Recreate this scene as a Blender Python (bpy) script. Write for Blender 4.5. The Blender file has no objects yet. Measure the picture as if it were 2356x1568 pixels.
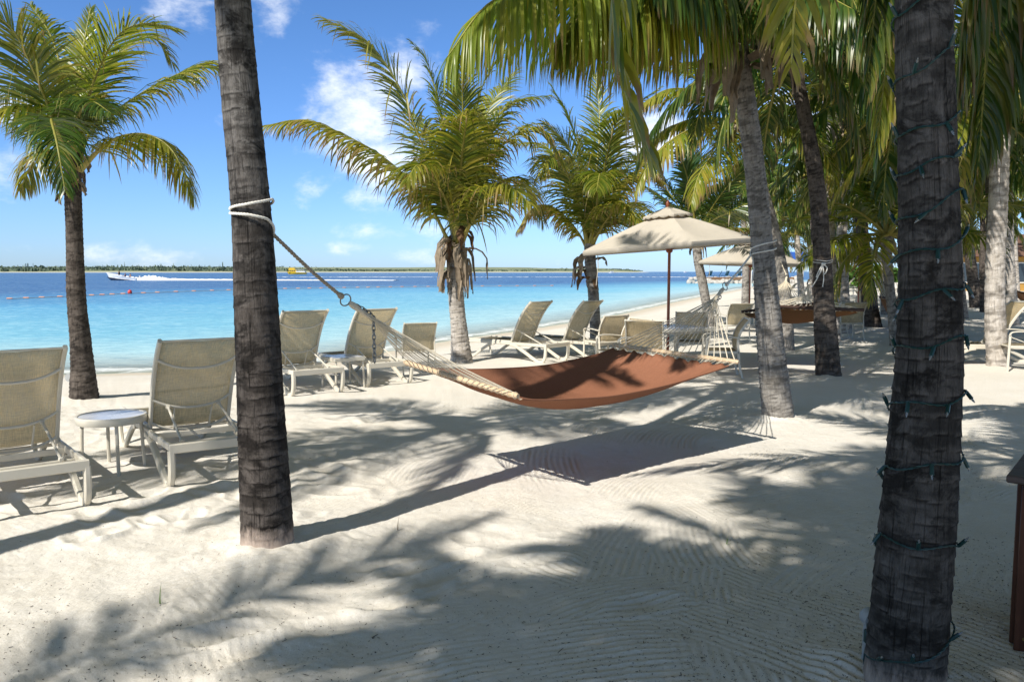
import bpy, math, random
import numpy as np
from mathutils import Vector, Matrix

random.seed(5)
rng = np.random.default_rng(11)
sc = bpy.context.scene
col = sc.collection
PI = math.pi

# ------------------------------------------------------------------ camera geometry (photo pixel grid 2356 x 1568)
FPX, CX, CY, HZ, CAMH = 1849.0, 1178.0, 784.0, 624.3, 1.6
PITCH = math.atan((CY - HZ) / FPX)
SEA = -0.4


def ray(u, v):
    x = (u - CX) / FPX
    y = (CY - v) / FPX
    return np.array((x, math.cos(PITCH) + y * math.sin(PITCH), -math.sin(PITCH) + y * math.cos(PITCH)))


def P(u, v, Y):
    d = ray(u, v)
    t = Y / d[1]
    return np.array((d[0] * t, Y, CAMH + d[2] * t))


def G(u, v, z=0.0):
    d = ray(u, v)
    t = (z - CAMH) / d[2]
    return np.array((d[0] * t, d[1] * t, z))


# ------------------------------------------------------------------ noise
def _hash(ix, iy, seed):
    h = (ix.astype(np.int64) * 374761393 + iy.astype(np.int64) * 668265263 + seed * 974711) & 0xffffffff
    h = ((h ^ (h >> 13)) * 1274126177) & 0xffffffff
    h = (h ^ (h >> 16)) & 0xffffffff
    return h / 4294967295.0


def vnoise(x, y, seed=0):
    x = np.asarray(x, float); y = np.asarray(y, float)
    ix = np.floor(x); iy = np.floor(y)
    fx = x - ix; fy = y - iy
    fx = fx * fx * (3 - 2 * fx); fy = fy * fy * (3 - 2 * fy)
    a = _hash(ix, iy, seed); b = _hash(ix + 1, iy, seed)
    c = _hash(ix, iy + 1, seed); d = _hash(ix + 1, iy + 1, seed)
    return (a * (1 - fx) + b * fx) * (1 - fy) + (c * (1 - fx) + d * fx) * fy - 0.5


def fbm(x, y, octv=4, seed=0):
    r = 0; a = 1.0
    for o in range(octv):
        r = r + a * vnoise(np.asarray(x) * 2 ** o + 17.3 * o, np.asarray(y) * 2 ** o - 9.1 * o, seed + o)
        a *= 0.5
    return r


def sstep(a, b, x):
    t = np.clip((np.asarray(x, float) - a) / (b - a), 0, 1)
    return t * t * (3 - 2 * t)


# ------------------------------------------------------------------ mesh helpers
def nrm(v):
    v = np.asarray(v, float)
    return v / max(np.linalg.norm(v), 1e-9)


def nrmr(a):
    return a / np.maximum(np.linalg.norm(a, axis=-1, keepdims=True), 1e-9)


class MB:
    """collects polygons in world (or local) coordinates"""
    def __init__(self):
        self.v = []; self.f = []; self.m = []; self.n = 0

    def add(self, verts, faces, mi=0):
        verts = np.asarray(verts, float).reshape(-1, 3)
        o = self.n
        self.v.append(verts)
        for f in faces:
            self.f.append(tuple(i + o for i in f)); self.m.append(mi)
        self.n += len(verts)
        return self

    def box(self, c, s, mi=0, rz=0.0, rot=None):
        x, y, z = s[0] / 2, s[1] / 2, s[2] / 2
        b = min(0.006, 0.18 * min(s))
        vs = []
        for sz in (-1, 1):
            for (dx, dy) in ((-1, -1), (1, -1), (1, 1), (-1, 1)):
                vs.append((dx * (x - b), dy * (y - b), sz * z))
        for sz in (-1, 1):
            for (dx, dy) in ((-1, -1), (1, -1), (1, 1), (-1, 1)):
                vs.append((dx * x, dy * (y - b), sz * (z - b)))
                vs.append((dx * (x - b), dy * y, sz * (z - b)))
        V = np.array(vs)
        # convex hull through bmesh keeps the bevel simple
        if rot is not None:
            V = V @ np.array(rot).T
        elif rz:
            c_, s_ = math.cos(rz), math.sin(rz)
            V = V @ np.array(((c_, s_, 0), (-s_, c_, 0), (0, 0, 1)))
        V = V + np.array(c)
        import bmesh
        bm = bmesh.new()
        for q in V:
            bm.verts.new(q)
        r = bmesh.ops.convex_hull(bm, input=bm.verts)
        bm.verts.index_update()
        self.add([w.co[:] for w in bm.verts], [[w.index for w in f.verts] for f in bm.faces], mi)
        bm.free()
        return self

    def tube(self, pts, r, n=8, mi=0, cap=True, flat=None, ref=None, closed=False):
        """sweep; r scalar or list; flat=(w,h) rectangle-ish section with ref giving the width axis"""
        p = np.asarray(pts, float)
        m = len(p)
        T = np.zeros_like(p)
        if closed:
            T = np.roll(p, -1, 0) - np.roll(p, 1, 0)
        else:
            T[1:-1] = p[2:] - p[:-2]; T[0] = p[1] - p[0]; T[-1] = p[-1] - p[-2]
        T = nrmr(T)
        rr = np.broadcast_to(np.asarray(r, float), (m,)) if flat is None else np.ones(m)
        if ref is not None:
            N = np.array([nrm(np.asarray(ref, float) - T[i] * np.dot(ref, T[i])) for i in range(m)])
        else:
            N = np.zeros_like(p)
            a = np.array((0, 0, 1.0)) if abs(T[0][2]) < 0.9 else np.array((1.0, 0, 0))
            N[0] = nrm(a - T[0] * np.dot(a, T[0]))
            for i in range(1, m):
                q = N[i - 1] - T[i] * np.dot(N[i - 1], T[i])
                N[i] = nrm(q)
        B = np.cross(T, N)
        if flat is None:
            an = np.arange(n) / n * 2 * PI
            cs, sn = np.cos(an), np.sin(an)
            V = p[:, None] + rr[:, None, None] * (cs[None, :, None] * N[:, None] + sn[None, :, None] * B[:, None])
        else:
            w, h = flat[0] / 2, flat[1] / 2
            k = min(w, h) * 0.45
            prof = [(w, h - k), (w - k, h), (-w + k, h), (-w, h - k), (-w, -h + k), (-w + k, -h), (w - k, -h), (w, -h + k)]
            n = 8
            V = np.stack([p + a * N + b * B for a, b in prof], 1)
        F = []
        mm = m if closed else m - 1
        for i in range(mm):
            i2 = (i + 1) % m
            for j in range(n):
                F.append((i * n + j, i * n + (j + 1) % n, i2 * n + (j + 1) % n, i2 * n + j))
        if cap and not closed:
            F.append(tuple(range(n - 1, -1, -1)))
            F.append(tuple((m - 1) * n + j for j in range(n)))
        return self.add(V.reshape(-1, 3), F, mi)

    def grid(self, A, mi=0, flip=False):
        A = np.asarray(A, float)
        a, b = A.shape[:2]
        F = []
        for i in range(a - 1):
            for j in range(b - 1):
                f = (i * b + j, i * b + j + 1, (i + 1) * b + j + 1, (i + 1) * b + j)
                F.append(f[::-1] if flip else f)
        return self.add(A.reshape(-1, 3), F, mi)

    def lathe(self, prof, c=(0, 0, 0), n=16, mi=0):
        m = len(prof)
        V = []
        for (r, z) in prof:
            for j in range(n):
                a = 2 * PI * j / n
                V.append((c[0] + r * math.cos(a), c[1] + r * math.sin(a), c[2] + z))
        F = [(i * n + j, i * n + (j + 1) % n, (i + 1) * n + (j + 1) % n, (i + 1) * n + j) for i in range(m - 1) for j in range(n)]
        F.append(tuple(range(n - 1, -1, -1))); F.append(tuple((m - 1) * n + j for j in range(n)))
        return self.add(V, F, mi)

    def build(self, name, mats, parent=None, smooth=True, origin=None, angle=40):
        me = bpy.data.meshes.new(name)
        V = np.concatenate(self.v) if self.v else np.zeros((0, 3))
        if origin is not None:
            V = V - np.asarray(origin, float)
        me.from_pydata(V.tolist(), [], self.f)
        if not isinstance(mats, (list, tuple)):
            mats = [mats]
        for q in mats:
            me.materials.append(q)
        if len(mats) > 1:
            me.polygons.foreach_set('material_index', self.m)
        me.update()
        if smooth:
            me.shade_smooth()
            try:
                me.set_sharp_from_angle(angle=math.radians(angle))
            except Exception:
                pass
        o = bpy.data.objects.new(name, me)
        col.objects.link(o)
        if parent is not None:
            o.parent = parent
        elif origin is not None:
            o.location = origin
        return o


def quad_mesh(name, V, Q, mats, mi=None, attrs=None, parent=None, smooth=True):
    """fast numpy quad mesh"""
    me = bpy.data.meshes.new(name)
    V = np.asarray(V, np.float32); Q = np.asarray(Q, np.int32)
    me.vertices.add(len(V)); me.vertices.foreach_set('co', V.ravel())
    me.loops.add(Q.size); me.loops.foreach_set('vertex_index', Q.ravel())
    me.polygons.add(len(Q)); me.polygons.foreach_set('loop_start', np.arange(0, Q.size, 4, dtype=np.int32))
    if not isinstance(mats, (list, tuple)):
        mats = [mats]
    for q in mats:
        me.materials.append(q)
    if mi is not None:
        me.polygons.foreach_set('material_index', np.asarray(mi, np.int32))
    for k, a in (attrs or {}).items():
        a = np.asarray(a, np.float32)
        if a.ndim == 1:
            me.attributes.new(k, 'FLOAT', 'POINT').data.foreach_set('value', a)
        elif a.shape[1] == 3:
            me.attributes.new(k, 'FLOAT_VECTOR', 'POINT').data.foreach_set('vector', a.ravel())
        else:
            me.attributes.new(k, 'FLOAT_COLOR', 'POINT').data.foreach_set('color', a.ravel())
    me.update(calc_edges=True)
    if smooth:
        me.shade_smooth()
    o = bpy.data.objects.new(name, me)
    col.objects.link(o)
    if parent is not None:
        o.parent = parent
    return o


def tag(o, label=None, cat=None, group=None, kind=None):
    if label: o['label'] = label
    if cat: o['category'] = cat
    if group: o['group'] = group
    if kind: o['kind'] = kind
    return o


def empty(name, loc=(0, 0, 0), rz=0.0, label=None, cat=None, group=None):
    o = bpy.data.objects.new(name, None)
    o.empty_display_size = 0.2
    o.location = loc
    o.rotation_euler = (0, 0, rz)
    col.objects.link(o)
    return tag(o, label, cat, group)


def copy_tree(o, parent=None):
    c = o.copy(); col.objects.link(c)
    if parent is not None:
        c.parent = parent
    for ch in list(o.children):
        copy_tree(ch, c)
    return c


def smooth_path(pts, n=24):
    """Catmull-Rom through the control points"""
    p = np.asarray(pts, float)
    q = np.vstack([2 * p[0] - p[1], p, 2 * p[-1] - p[-2]])
    segs = len(p) - 1
    out = []
    for t in np.linspace(0, segs, n):
        i = min(int(t), segs - 1); f = t - i
        a, b, c, d = q[i], q[i + 1], q[i + 2], q[i + 3]
        out.append(0.5 * ((2 * b) + (-a + c) * f + (2 * a - 5 * b + 4 * c - d) * f * f + (-a + 3 * b - 3 * c + d) * f ** 3))
    return np.array(out)


def rope(mb, pts, r, pitch=None, strands=3, n=6, mi=0):
    """laid rope: strands twisted round the path"""
    p = np.asarray(pts, float)
    L = np.concatenate([[0], np.cumsum(np.linalg.norm(np.diff(p, axis=0), axis=1))])
    pitch = pitch or r * 7
    m = max(12, int(L[-1] / pitch * 9))
    s = np.linspace(0, L[-1], m)
    c = np.stack([np.interp(s, L, p[:, k]) for k in range(3)], 1)
    T = nrmr(np.gradient(c, axis=0))
    N = np.zeros_like(c)
    a = np.array((0, 0, 1.0)) if abs(T[0][2]) < 0.9 else np.array((1.0, 0, 0))
    N[0] = nrm(a - T[0] * np.dot(a, T[0]))
    for i in range(1, m):
        N[i] = nrm(N[i - 1] - T[i] * np.dot(N[i - 1], T[i]))
    B = np.cross(T, N)
    for k in range(strands):
        ph = s / pitch * 2 * PI + 2 * PI * k / strands
        q = c + 0.55 * r * (np.cos(ph)[:, None] * N + np.sin(ph)[:, None] * B)
        mb.tube(q, r * 0.56, n=n, mi=mi)
    return mb


# ------------------------------------------------------------------ materials
class NT:
    def __init__(self, name):
        self.mat = bpy.data.materials.new(name)
        self.mat.use_nodes = True
        self.nt = self.mat.node_tree
        self.nt.nodes.clear()
        self.out = self.nt.nodes.new('ShaderNodeOutputMaterial')

    def n(self, t, **kw):
        nd = self.nt.nodes.new(t)
        ins = kw.pop('ins', {})
        for k, v in kw.items():
            setattr(nd, k, v)
        for k, v in ins.items():
            s = nd.inputs[k]
            if isinstance(v, bpy.types.NodeSocket):
                self.nt.links.new(v, s)
            else:
                s.default_value = v
        return nd

    def link(self, a, b):
        self.nt.links.new(a, b)

    def noise(self, vec=None, scale=5.0, detail=4.0, rough=0.55, dist=0.0):
        nd = self.n('ShaderNodeTexNoise', ins={'Scale': scale, 'Detail': detail, 'Roughness': rough, 'Distortion': dist})
        if vec is not None:
            self.link(vec, nd.inputs['Vector'])
        return nd.outputs['Fac']

    def vscale(self, vec, s):
        return self.n('ShaderNodeVectorMath', operation='MULTIPLY', ins={0: vec, 1: s}).outputs[0]

    def ramp(self, fac, stops, interp='LINEAR'):
        nd = self.n('ShaderNodeValToRGB')
        cr = nd.color_ramp
        cr.interpolation = interp
        while len(cr.elements) < len(stops):
            cr.elements.new(0.5)
        for e, (p, c) in zip(cr.elements, stops):
            e.position = p
            e.color = (c, c, c, 1) if isinstance(c, (int, float)) else (*c, 1)
        self.link(fac, nd.inputs[0])
        return nd.outputs[0]

    def mix(self, fac, a, b, blend='MIX'):
        nd = self.n('ShaderNodeMix', data_type='RGBA', blend_type=blend)
        for i, v in ((0, fac), (6, a), (7, b)):
            s = nd.inputs[i]
            if isinstance(v, bpy.types.NodeSocket):
                self.link(v, s)
            elif isinstance(v, (int, float)) and i == 0:
                s.default_value = v
            elif isinstance(v, (int, float)):
                s.default_value = (v, v, v, 1)
            else:
                s.default_value = (*v, 1)
        return nd.outputs[2]

    def math(self, op, a, b=0.0, c=0.0, clamp=False):
        nd = self.n('ShaderNodeMath', operation=op)
        nd.use_clamp = clamp
        for i, v in enumerate((a, b, c)):
            if isinstance(v, bpy.types.NodeSocket):
                self.link(v, nd.inputs[i])
            else:
                nd.inputs[i].default_value = v
        return nd.outputs[0]

    def bump(self, h, strength=0.3, dist=0.01, normal=None):
        nd = self.n('ShaderNodeBump', ins={'Strength': strength, 'Distance': dist, 'Height': h})
        if normal is not None:
            self.link(normal, nd.inputs['Normal'])
        return nd.outputs[0]

    def principled(self, color, rough=0.6, spec=0.5, metal=0.0, normal=None, **kw):
        nd = self.n('ShaderNodeBsdfPrincipled')
        for k, v in (('Base Color', color), ('Roughness', rough), ('Specular IOR Level', spec), ('Metallic', metal)):
            s = nd.inputs[k]
            if isinstance(v, bpy.types.NodeSocket):
                self.link(v, s)
            elif k == 'Base Color':
                s.default_value = (*v, 1)
            else:
                s.default_value = v
        if normal is not None:
            self.link(normal, nd.inputs['Normal'])
        for k, v in kw.items():
            nd.inputs[k].default_value = v
        return nd.outputs[0]

    def mixs(self, fac, a, b):
        nd = self.n('ShaderNodeMixShader')
        if isinstance(fac, bpy.types.NodeSocket):
            self.link(fac, nd.inputs[0])
        else:
            nd.inputs[0].default_value = fac
        self.link(a, nd.inputs[1]); self.link(b, nd.inputs[2])
        return nd.outputs[0]

    def done(self, s):
        self.link(s, self.out.inputs['Surface'])
        return self.mat


def paint(name, c, rough=0.45, var=0.12, spec=0.5, metal=0.0, scale=9.0, bump=0.06):
    m = NT(name)
    tc = m.n('ShaderNodeTexCoord').outputs['Object']
    n1 = m.noise(tc, scale, 5, 0.6)
    n2 = m.noise(tc, scale * 9, 3, 0.6)
    f = m.math('ADD', m.math('MULTIPLY', n1, 0.7), m.math('MULTIPLY', n2, 0.3))
    a = tuple(x * (1 - var) for x in c); b = tuple(min(1, x * (1 + var)) for x in c)
    cc = m.mix(m.ramp(f, [(0.3, 0.0), (0.7, 1.0)]), a, b)
    return m.done(m.principled(cc, m.ramp(n1, [(0.3, max(0.02, rough - 0.1)), (0.7, min(1, rough + 0.1))]), spec, metal, m.bump(n2, bump, 0.004)))


def mat_sand():
    m = NT('sand')
    tc = m.n('ShaderNodeTexCoord').outputs['Object']
    big = m.noise(tc, 0.55, 4, 0.6)
    med = m.noise(tc, 5.0, 5, 0.65)
    fine = m.noise(tc, 260.0, 3, 0.7)
    grain = m.noise(tc, 900.0, 2, 0.8)
    c = m.mix(m.ramp(big, [(0.35, 0.0), (0.65, 1.0)]), (0.70, 0.655, 0.572), (0.76, 0.725, 0.655))
    c = m.mix(m.ramp(med, [(0.35, 0.35), (0.7, 0.0)]), c, (0.66, 0.59, 0.48))
    c = m.mix(m.ramp(grain, [(0.25, 0.55), (0.42, 0.0)]), c, (0.42, 0.36, 0.28))
    gr2 = m.noise(tc, 150.0, 3, 0.75)
    c = m.mix(m.ramp(gr2, [(0.30, 0.55), (0.46, 0.0)]), c, (0.50, 0.44, 0.35))
    c = m.mix(m.ramp(gr2, [(0.56, 0.0), (0.72, 0.6)]), c, (0.84, 0.80, 0.73))
    sh = m.n('ShaderNodeAttribute', attribute_name='shore').outputs['Fac']
    wob = m.math('ADD', sh, m.math('MULTIPLY', m.math('SUBTRACT', med, 0.5), 1.2))
    wet = m.ramp(m.math('MULTIPLY_ADD', wob, 0.25, 0.1), [(0.0, 1.0), (0.28, 0.85), (0.62, 0.0)])
    c = m.mix(wet, c, (0.58, 0.50, 0.38))
    h = m.math('ADD', m.math('MULTIPLY', fine, 0.6), m.math('MULTIPLY', m.noise(tc, 42.0, 4, 0.7), 1.0))
    b = m.bump(h, 0.55, 0.012)
    rough = m.math('SUBTRACT', 0.97, m.math('MULTIPLY', wet, 0.3))
    return m.done(m.principled(c, rough, 0.15, 0, b))


def mat_trunk(name, light, dark, stain, stain_th=0.56, foot=None):
    """light/dark bark colours, black weather stains above the threshold"""
    m = NT(name)
    tc = m.n('ShaderNodeAttribute', attribute_name='tc').outputs['Vector']
    ringpos = m.noise(m.vscale(tc, (0.6, 0.6, 13.0)), 1.0, 3, 0.55, 0.3)
    crack = m.noise(m.vscale(tc, (15.0, 15.0, 3.2)), 1.0, 5, 0.68, 0.5)
    mott = m.noise(m.vscale(tc, (3.0, 3.0, 9.0)), 1.0, 6, 0.7)
    low = m.noise(m.vscale(tc, (0.6, 0.6, 6.5)), 1.0, 6, 0.70, 0.6)
    fine = m.noise(m.vscale(tc, (26, 26, 60)), 1.0, 3, 0.7)
    ring = m.n('ShaderNodeAttribute', attribute_name='ring').outputs['Fac']
    c = m.mix(m.ramp(mott, [(0.33, 0.0), (0.66, 1.0)]), dark, light)
    c = m.mix(m.ramp(ringpos, [(0.40, 0.7), (0.52, 0.0)]), c, tuple(x * 0.45 for x in dark))
    c = m.mix(m.math('MULTIPLY', ring, m.ramp(fine, [(0.3, 0.25), (0.6, 0.8)])), c, tuple(min(1, x * 1.35) for x in light))
    c = m.mix(m.math('MULTIPLY', m.n('ShaderNodeAttribute', attribute_name='scar').outputs['Fac'], m.ramp(fine, [(0.25, 0.5), (0.6, 0.95)])), c, tuple(x * 0.22 for x in dark))
    c = m.mix(m.ramp(crack, [(0.30, 0.85), (0.40, 0.0)]), c, (0.012, 0.010, 0.008))
    st = m.math('MULTIPLY', m.ramp(low, [(stain_th, 0.0), (stain_th + 0.10, 0.9)]), m.ramp(fine, [(0.25, 0.75), (0.6, 1.0)]))
    c = m.mix(st, c, stain)
    c = m.mix(m.ramp(fine, [(0.30, 0.35), (0.5, 0.0)]), c, (0.02, 0.016, 0.013))
    if foot is not None:      # bark bleached towards the top, damp and dark lower down
        hg = m.n('ShaderNodeAttribute', attribute_name='hgt').outputs['Fac']
        k = m.ramp(m.math('MULTIPLY_ADD', m.math('SUBTRACT', low, 0.5), 0.5, m.math('MULTIPLY', hg, 0.2)), [(foot[0] * 0.2, 1.0), (foot[1] * 0.2, 0.0)])
        c = m.mix(k, c, m.mix(1.0, c, foot[2], 'MULTIPLY'))
        c = m.mix(m.ramp(m.math('MULTIPLY_ADD', m.math('SUBTRACT', mott, 0.5), 0.25, hg), [(0.05, 0.85), (0.16, 0.0)]), c, (0.50, 0.40, 0.33))   # worn pinkish foot
    h = m.math('ADD', m.math('MULTIPLY', m.ramp(crack, [(0.3, 0.0), (0.42, 1.0)]), 0.9), m.math('ADD', m.math('MULTIPLY', fine, 0.5), m.math('MULTIPLY', mott, 0.5)))
    return m.done(m.principled(c, 0.92, 0.12, 0, m.bump(h, 0.8, 0.012)))


def mat_leaf(name, g1=(0.090, 0.140, 0.016), g2=(0.250, 0.275, 0.040), yel=(0.44, 0.36, 0.06), brn=(0.30, 0.20, 0.11), tint=(1.2, 1.25, 0.55), trans=0.5):
    m = NT(name)
    at = m.n('ShaderNodeAttribute', attribute_name='leaf')
    sep = m.n('ShaderNodeSeparateColor')
    m.link(at.outputs['Color'], sep.inputs[0])
    r, t, age = sep.outputs[0], sep.outputs[1], sep.outputs[2]
    c = m.mix(r, g1, g2)
    ay = m.math('ADD', age, m.math('MULTIPLY', m.math('SUBTRACT', r, 0.5), 0.5))
    ay2 = m.math('ADD', ay, m.math('MULTIPLY', m.math('SUBTRACT', t, 0.4), 0.25))
    c = m.mix(m.ramp(ay2, [(0.22, 0.0), (0.80, 0.9)]), c, yel)
    ab = m.math('ADD', m.math('MULTIPLY', age, 0.75), m.math('MULTIPLY', m.math('SUBTRACT', t, 0.62), 0.9))
    c = m.mix(m.ramp(m.math('ADD', ab, m.math('MULTIPLY', m.math('SUBTRACT', r, 0.5), 0.35)), [(0.42, 0.0), (0.62, 1.0)]), c, brn)
    d = m.principled(c, 0.34, 0.55)
    tr = m.n('ShaderNodeBsdfTranslucent')
    tcol = m.mix(1.0, c, tint, 'MULTIPLY')
    m.link(tcol, tr.inputs['Color'])
    return m.done(m.mixs(trans, d, tr.outputs[0]))


def mat_rachis():
    m = NT('frond_stalk')
    at = m.n('ShaderNodeAttribute', attribute_name='leaf')
    sep = m.n('ShaderNodeSeparateColor')
    m.link(at.outputs['Color'], sep.inputs[0])
    c = m.mix(sep.outputs[1], (0.30, 0.25, 0.055), (0.24, 0.24, 0.05))
    c = m.mix(m.ramp(sep.outputs[2], [(0.7, 0.0), (1.0, 1.0)]), c, (0.26, 0.17, 0.09))
    return m.done(m.principled(c, 0.45, 0.4))


def mat_sling(name, c, alpha=0.22):
    m = NT(name)
    tc = m.n('ShaderNodeTexCoord').outputs['Object']
    w1 = m.noise(m.vscale(tc, (260, 14, 14)), 1.0, 3, 0.6)
    w2 = m.noise(m.vscale(tc, (14, 260, 260)), 1.0, 3, 0.6)
    f = m.math('MULTIPLY', m.math('ADD', w1, w2), 0.5)
    lo = m.noise(tc, 6, 4, 0.6)
    cc = m.mix(m.ramp(f, [(0.36, 0.0), (0.64, 1.0)]), tuple(x * 0.72 for x in c), tuple(min(1, x * 1.18) for x in c))
    cc = m.mix(m.ramp(lo, [(0.4, 0.0), (0.7, 0.3)]), cc, tuple(x * 0.7 for x in c))
    d = m.principled(cc, 0.75, 0.2, 0, m.bump(f, 0.25, 0.002))
    tr = m.n('ShaderNodeBsdfTranslucent'); m.link(cc, tr.inputs['Color'])
    s = m.mixs(0.66, d, tr.outputs[0])
    tp = m.n('ShaderNodeBsdfTransparent')
    a = m.ramp(f, [(0.40, alpha * 1.9), (0.60, alpha * 0.4)])
    return m.done(m.mixs(a, s, tp.outputs[0]))


def mat_cloth(name, c, trans=0.2, weave=420, var=0.16):
    m = NT(name)
    tc = m.n('ShaderNodeTexCoord').outputs['Object']
    w1 = m.noise(m.vscale(tc, (weave, weave * 0.08, weave * 0.08)), 1.0, 2, 0.6)
    w2 = m.noise(m.vscale(tc, (weave * 0.08, weave, weave)), 1.0, 2, 0.6)
    f = m.math('MULTIPLY', m.math('ADD', w1, w2), 0.5)
    lo = m.noise(tc, 3.5, 5, 0.65)
    cc = m.mix(m.ramp(f, [(0.36, 0.0), (0.64, 1.0)]), tuple(x * (1 - var) for x in c), tuple(min(1, x * (1 + var)) for x in c))
    cc = m.mix(m.ramp(lo, [(0.42, 0.0), (0.75, 0.35)]), cc, tuple(x * 0.78 for x in c))
    d = m.principled(cc, 0.85, 0.15, 0, m.bump(m.math('ADD', f, m.math('MULTIPLY', lo, 2.0)), 0.3, 0.006))
    tr = m.n('ShaderNodeBsdfTranslucent'); m.link(cc, tr.inputs['Color'])
    return m.done(m.mixs(trans, d, tr.outputs[0]))


def mat_wood(name, c1, c2, axis=(3, 40, 40), rough=0.55):
    m = NT(name)
    tc = m.n('ShaderNodeTexCoord').outputs['Object']
    g = m.noise(m.vscale(tc, axis), 1.0, 5, 0.65, 0.6)
    l = m.noise(tc, 4, 3, 0.6)
    c = m.mix(m.ramp(g, [(0.35, 0.0), (0.65, 1.0)]), c1, c2)
    c = m.mix(m.ramp(l, [(0.4, 0.0), (0.8, 0.5)]), c, tuple(x * 0.6 for x in c1))
    return m.done(m.principled(c, rough, 0.35, 0, m.bump(g, 0.35, 0.004)))


def mat_water():
    m = NT('sea_water')
    tc = m.n('ShaderNodeTexCoord').outputs['Object']
    off = m.n('ShaderNodeAttribute', attribute_name='offshore').outputs['Fac']   # metres from the waterline
    dr = m.n('ShaderNodeAttribute', attribute_name='dropoff').outputs['Fac']     # metres beyond the drop-off
    patch = m.noise(m.vscale(tc, (0.035, 0.075, 1)), 1.0, 5, 0.6, 0.5)
    p2 = m.noise(m.vscale(tc, (0.012, 0.035, 1)), 1.0, 4, 0.55)
    o2 = m.math('ADD', off, m.math('MULTIPLY', m.math('SUBTRACT', patch, 0.5), m.math('MULTIPLY', off, 1.05)))
    c = m.ramp(m.math('MULTIPLY', o2, 1 / 80.0),
               [(0.0, (0.68, 0.74, 0.70)), (0.05, (0.42, 0.65, 0.69)), (0.14, (0.22, 0.52, 0.66)), (0.38, (0.115, 0.38, 0.61)), (0.75, (0.085, 0.29, 0.54))])
    d2 = m.math('ADD', dr, m.math('MULTIPLY', m.math('SUBTRACT', p2, 0.5), 34.0))
    deep = m.ramp(m.math('MULTIPLY_ADD', d2, 1 / 60.0, 0.5), [(0.28, 0.0), (0.78, 1.0)])
    dc = m.mix(p2, (0.030, 0.105, 0.285), (0.055, 0.155, 0.36))
    c = m.mix(deep, c, dc)
    big = m.noise(m.vscale(tc, (0.55, 1.5, 1)), 1.0, 3, 0.6)
    mid = m.noise(m.vscale(tc, (2.2, 5.0, 1)), 1.0, 3, 0.6)
    sm = m.noise(m.vscale(tc, (9.0, 16.0, 1)), 1.0, 2, 0.6)
    h = m.math('ADD', m.math('ADD', m.math('MULTIPLY', big, 0.16), m.math('MULTIPLY', mid, 0.07)), m.math('MULTIPLY', sm, 0.018))
    b = m.bump(h, 0.9, 1.0)
    # wave colour: darker in the troughs, paler on the crests
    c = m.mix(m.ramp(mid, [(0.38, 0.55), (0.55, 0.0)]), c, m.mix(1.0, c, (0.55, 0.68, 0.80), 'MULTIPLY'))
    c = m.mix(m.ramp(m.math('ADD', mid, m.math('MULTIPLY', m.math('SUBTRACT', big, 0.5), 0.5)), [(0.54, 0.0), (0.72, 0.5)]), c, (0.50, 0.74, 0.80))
    df = m.n('ShaderNodeBsdfDiffuse'); m.link(c, df.inputs['Color'])
    gl = m.n('ShaderNodeBsdfGlossy', ins={'Roughness': 0.12}); m.link(b, gl.inputs['Normal'])
    fr = m.n('ShaderNodeFresnel', ins={'IOR': 1.33}); m.link(b, fr.inputs['Normal'])
    s = m.mixs(m.math('MULTIPLY', fr.outputs[0], 0.42, clamp=True), df.outputs[0], gl.outputs[0])
    tp = m.n('ShaderNodeBsdfTransparent', ins={'Color': (0.86, 0.96, 0.97, 1)})
    clear = m.ramp(m.math('MULTIPLY', o2, 1 / 14.0), [(0.0, 0.85), (0.10, 0.30), (0.26, 0.0)])
    foam_n = m.noise(m.vscale(tc, (1.5, 2.2, 1)), 1.0, 5, 0.7, 0.8)
    fo = m.math('ADD', off, m.math('MULTIPLY', m.math('SUBTRACT', foam_n, 0.5), 2.4))
    foam = m.ramp(m.math('MULTIPLY_ADD', fo, 0.2, 0.2), [(0.18, 0.0), (0.26, 0.75), (0.36, 0.0)])
    fd = m.n('ShaderNodeBsdfDiffuse', ins={'Color': (0.85, 0.88, 0.88, 1)})
    s = m.mixs(clear, s, tp.outputs[0])
    s = m.mixs(foam, s, fd.outputs[0])
    return m.done(s)


M = {}
M['sand'] = mat_sand()
M['trunk_dark'] = mat_trunk('bark_dark', (0.205, 0.193, 0.180), (0.074, 0.068, 0.062), (0.016, 0.0145, 0.0135), 0.50, (1.2, 2.6, (0.56, 0.51, 0.48)))
M['trunk_soot'] = mat_trunk('bark_soot', (0.18, 0.168, 0.155), (0.068, 0.063, 0.057), (0.016, 0.0145, 0.013), 0.51, (1.6, 3.2, (0.66, 0.63, 0.60)))
M['trunk_grey'] = mat_trunk('bark_grey', (0.36, 0.335, 0.30), (0.20, 0.18, 0.155), (0.05, 0.043, 0.037), 0.62)
M['trunk_pale'] = mat_trunk('bark_pale', (0.58, 0.53, 0.47), (0.40, 0.35, 0.29), (0.16, 0.12, 0.09), 0.66)
M['trunk_black'] = mat_trunk('bark_black', (0.15, 0.125, 0.105), (0.065, 0.053, 0.044), (0.014, 0.012, 0.011), 0.55)
M['leaf'] = mat_leaf('palm_leaf')
M['leaf_dark'] = mat_leaf('palm_leaf_deep_green_shade', (0.028, 0.074, 0.012), (0.088, 0.145, 0.023), (0.27, 0.24, 0.045), (0.22, 0.15, 0.08), (1.15, 1.2, 0.5), 0.36)  # deep green, darkened further in colour to stand for shade in the grove
M['leaf_lime'] = mat_leaf('palm_leaf_lime_sunlit', (0.170, 0.250, 0.030), (0.340, 0.380, 0.065))  # lime green, colour brightened to stand for sunlight on the leaflets
M['stalk'] = mat_rachis()
M['dead'] = paint('dry_palm_sheath', (0.27, 0.215, 0.155), 0.9, 0.35, 0.1, scale=14, bump=0.5)
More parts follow.
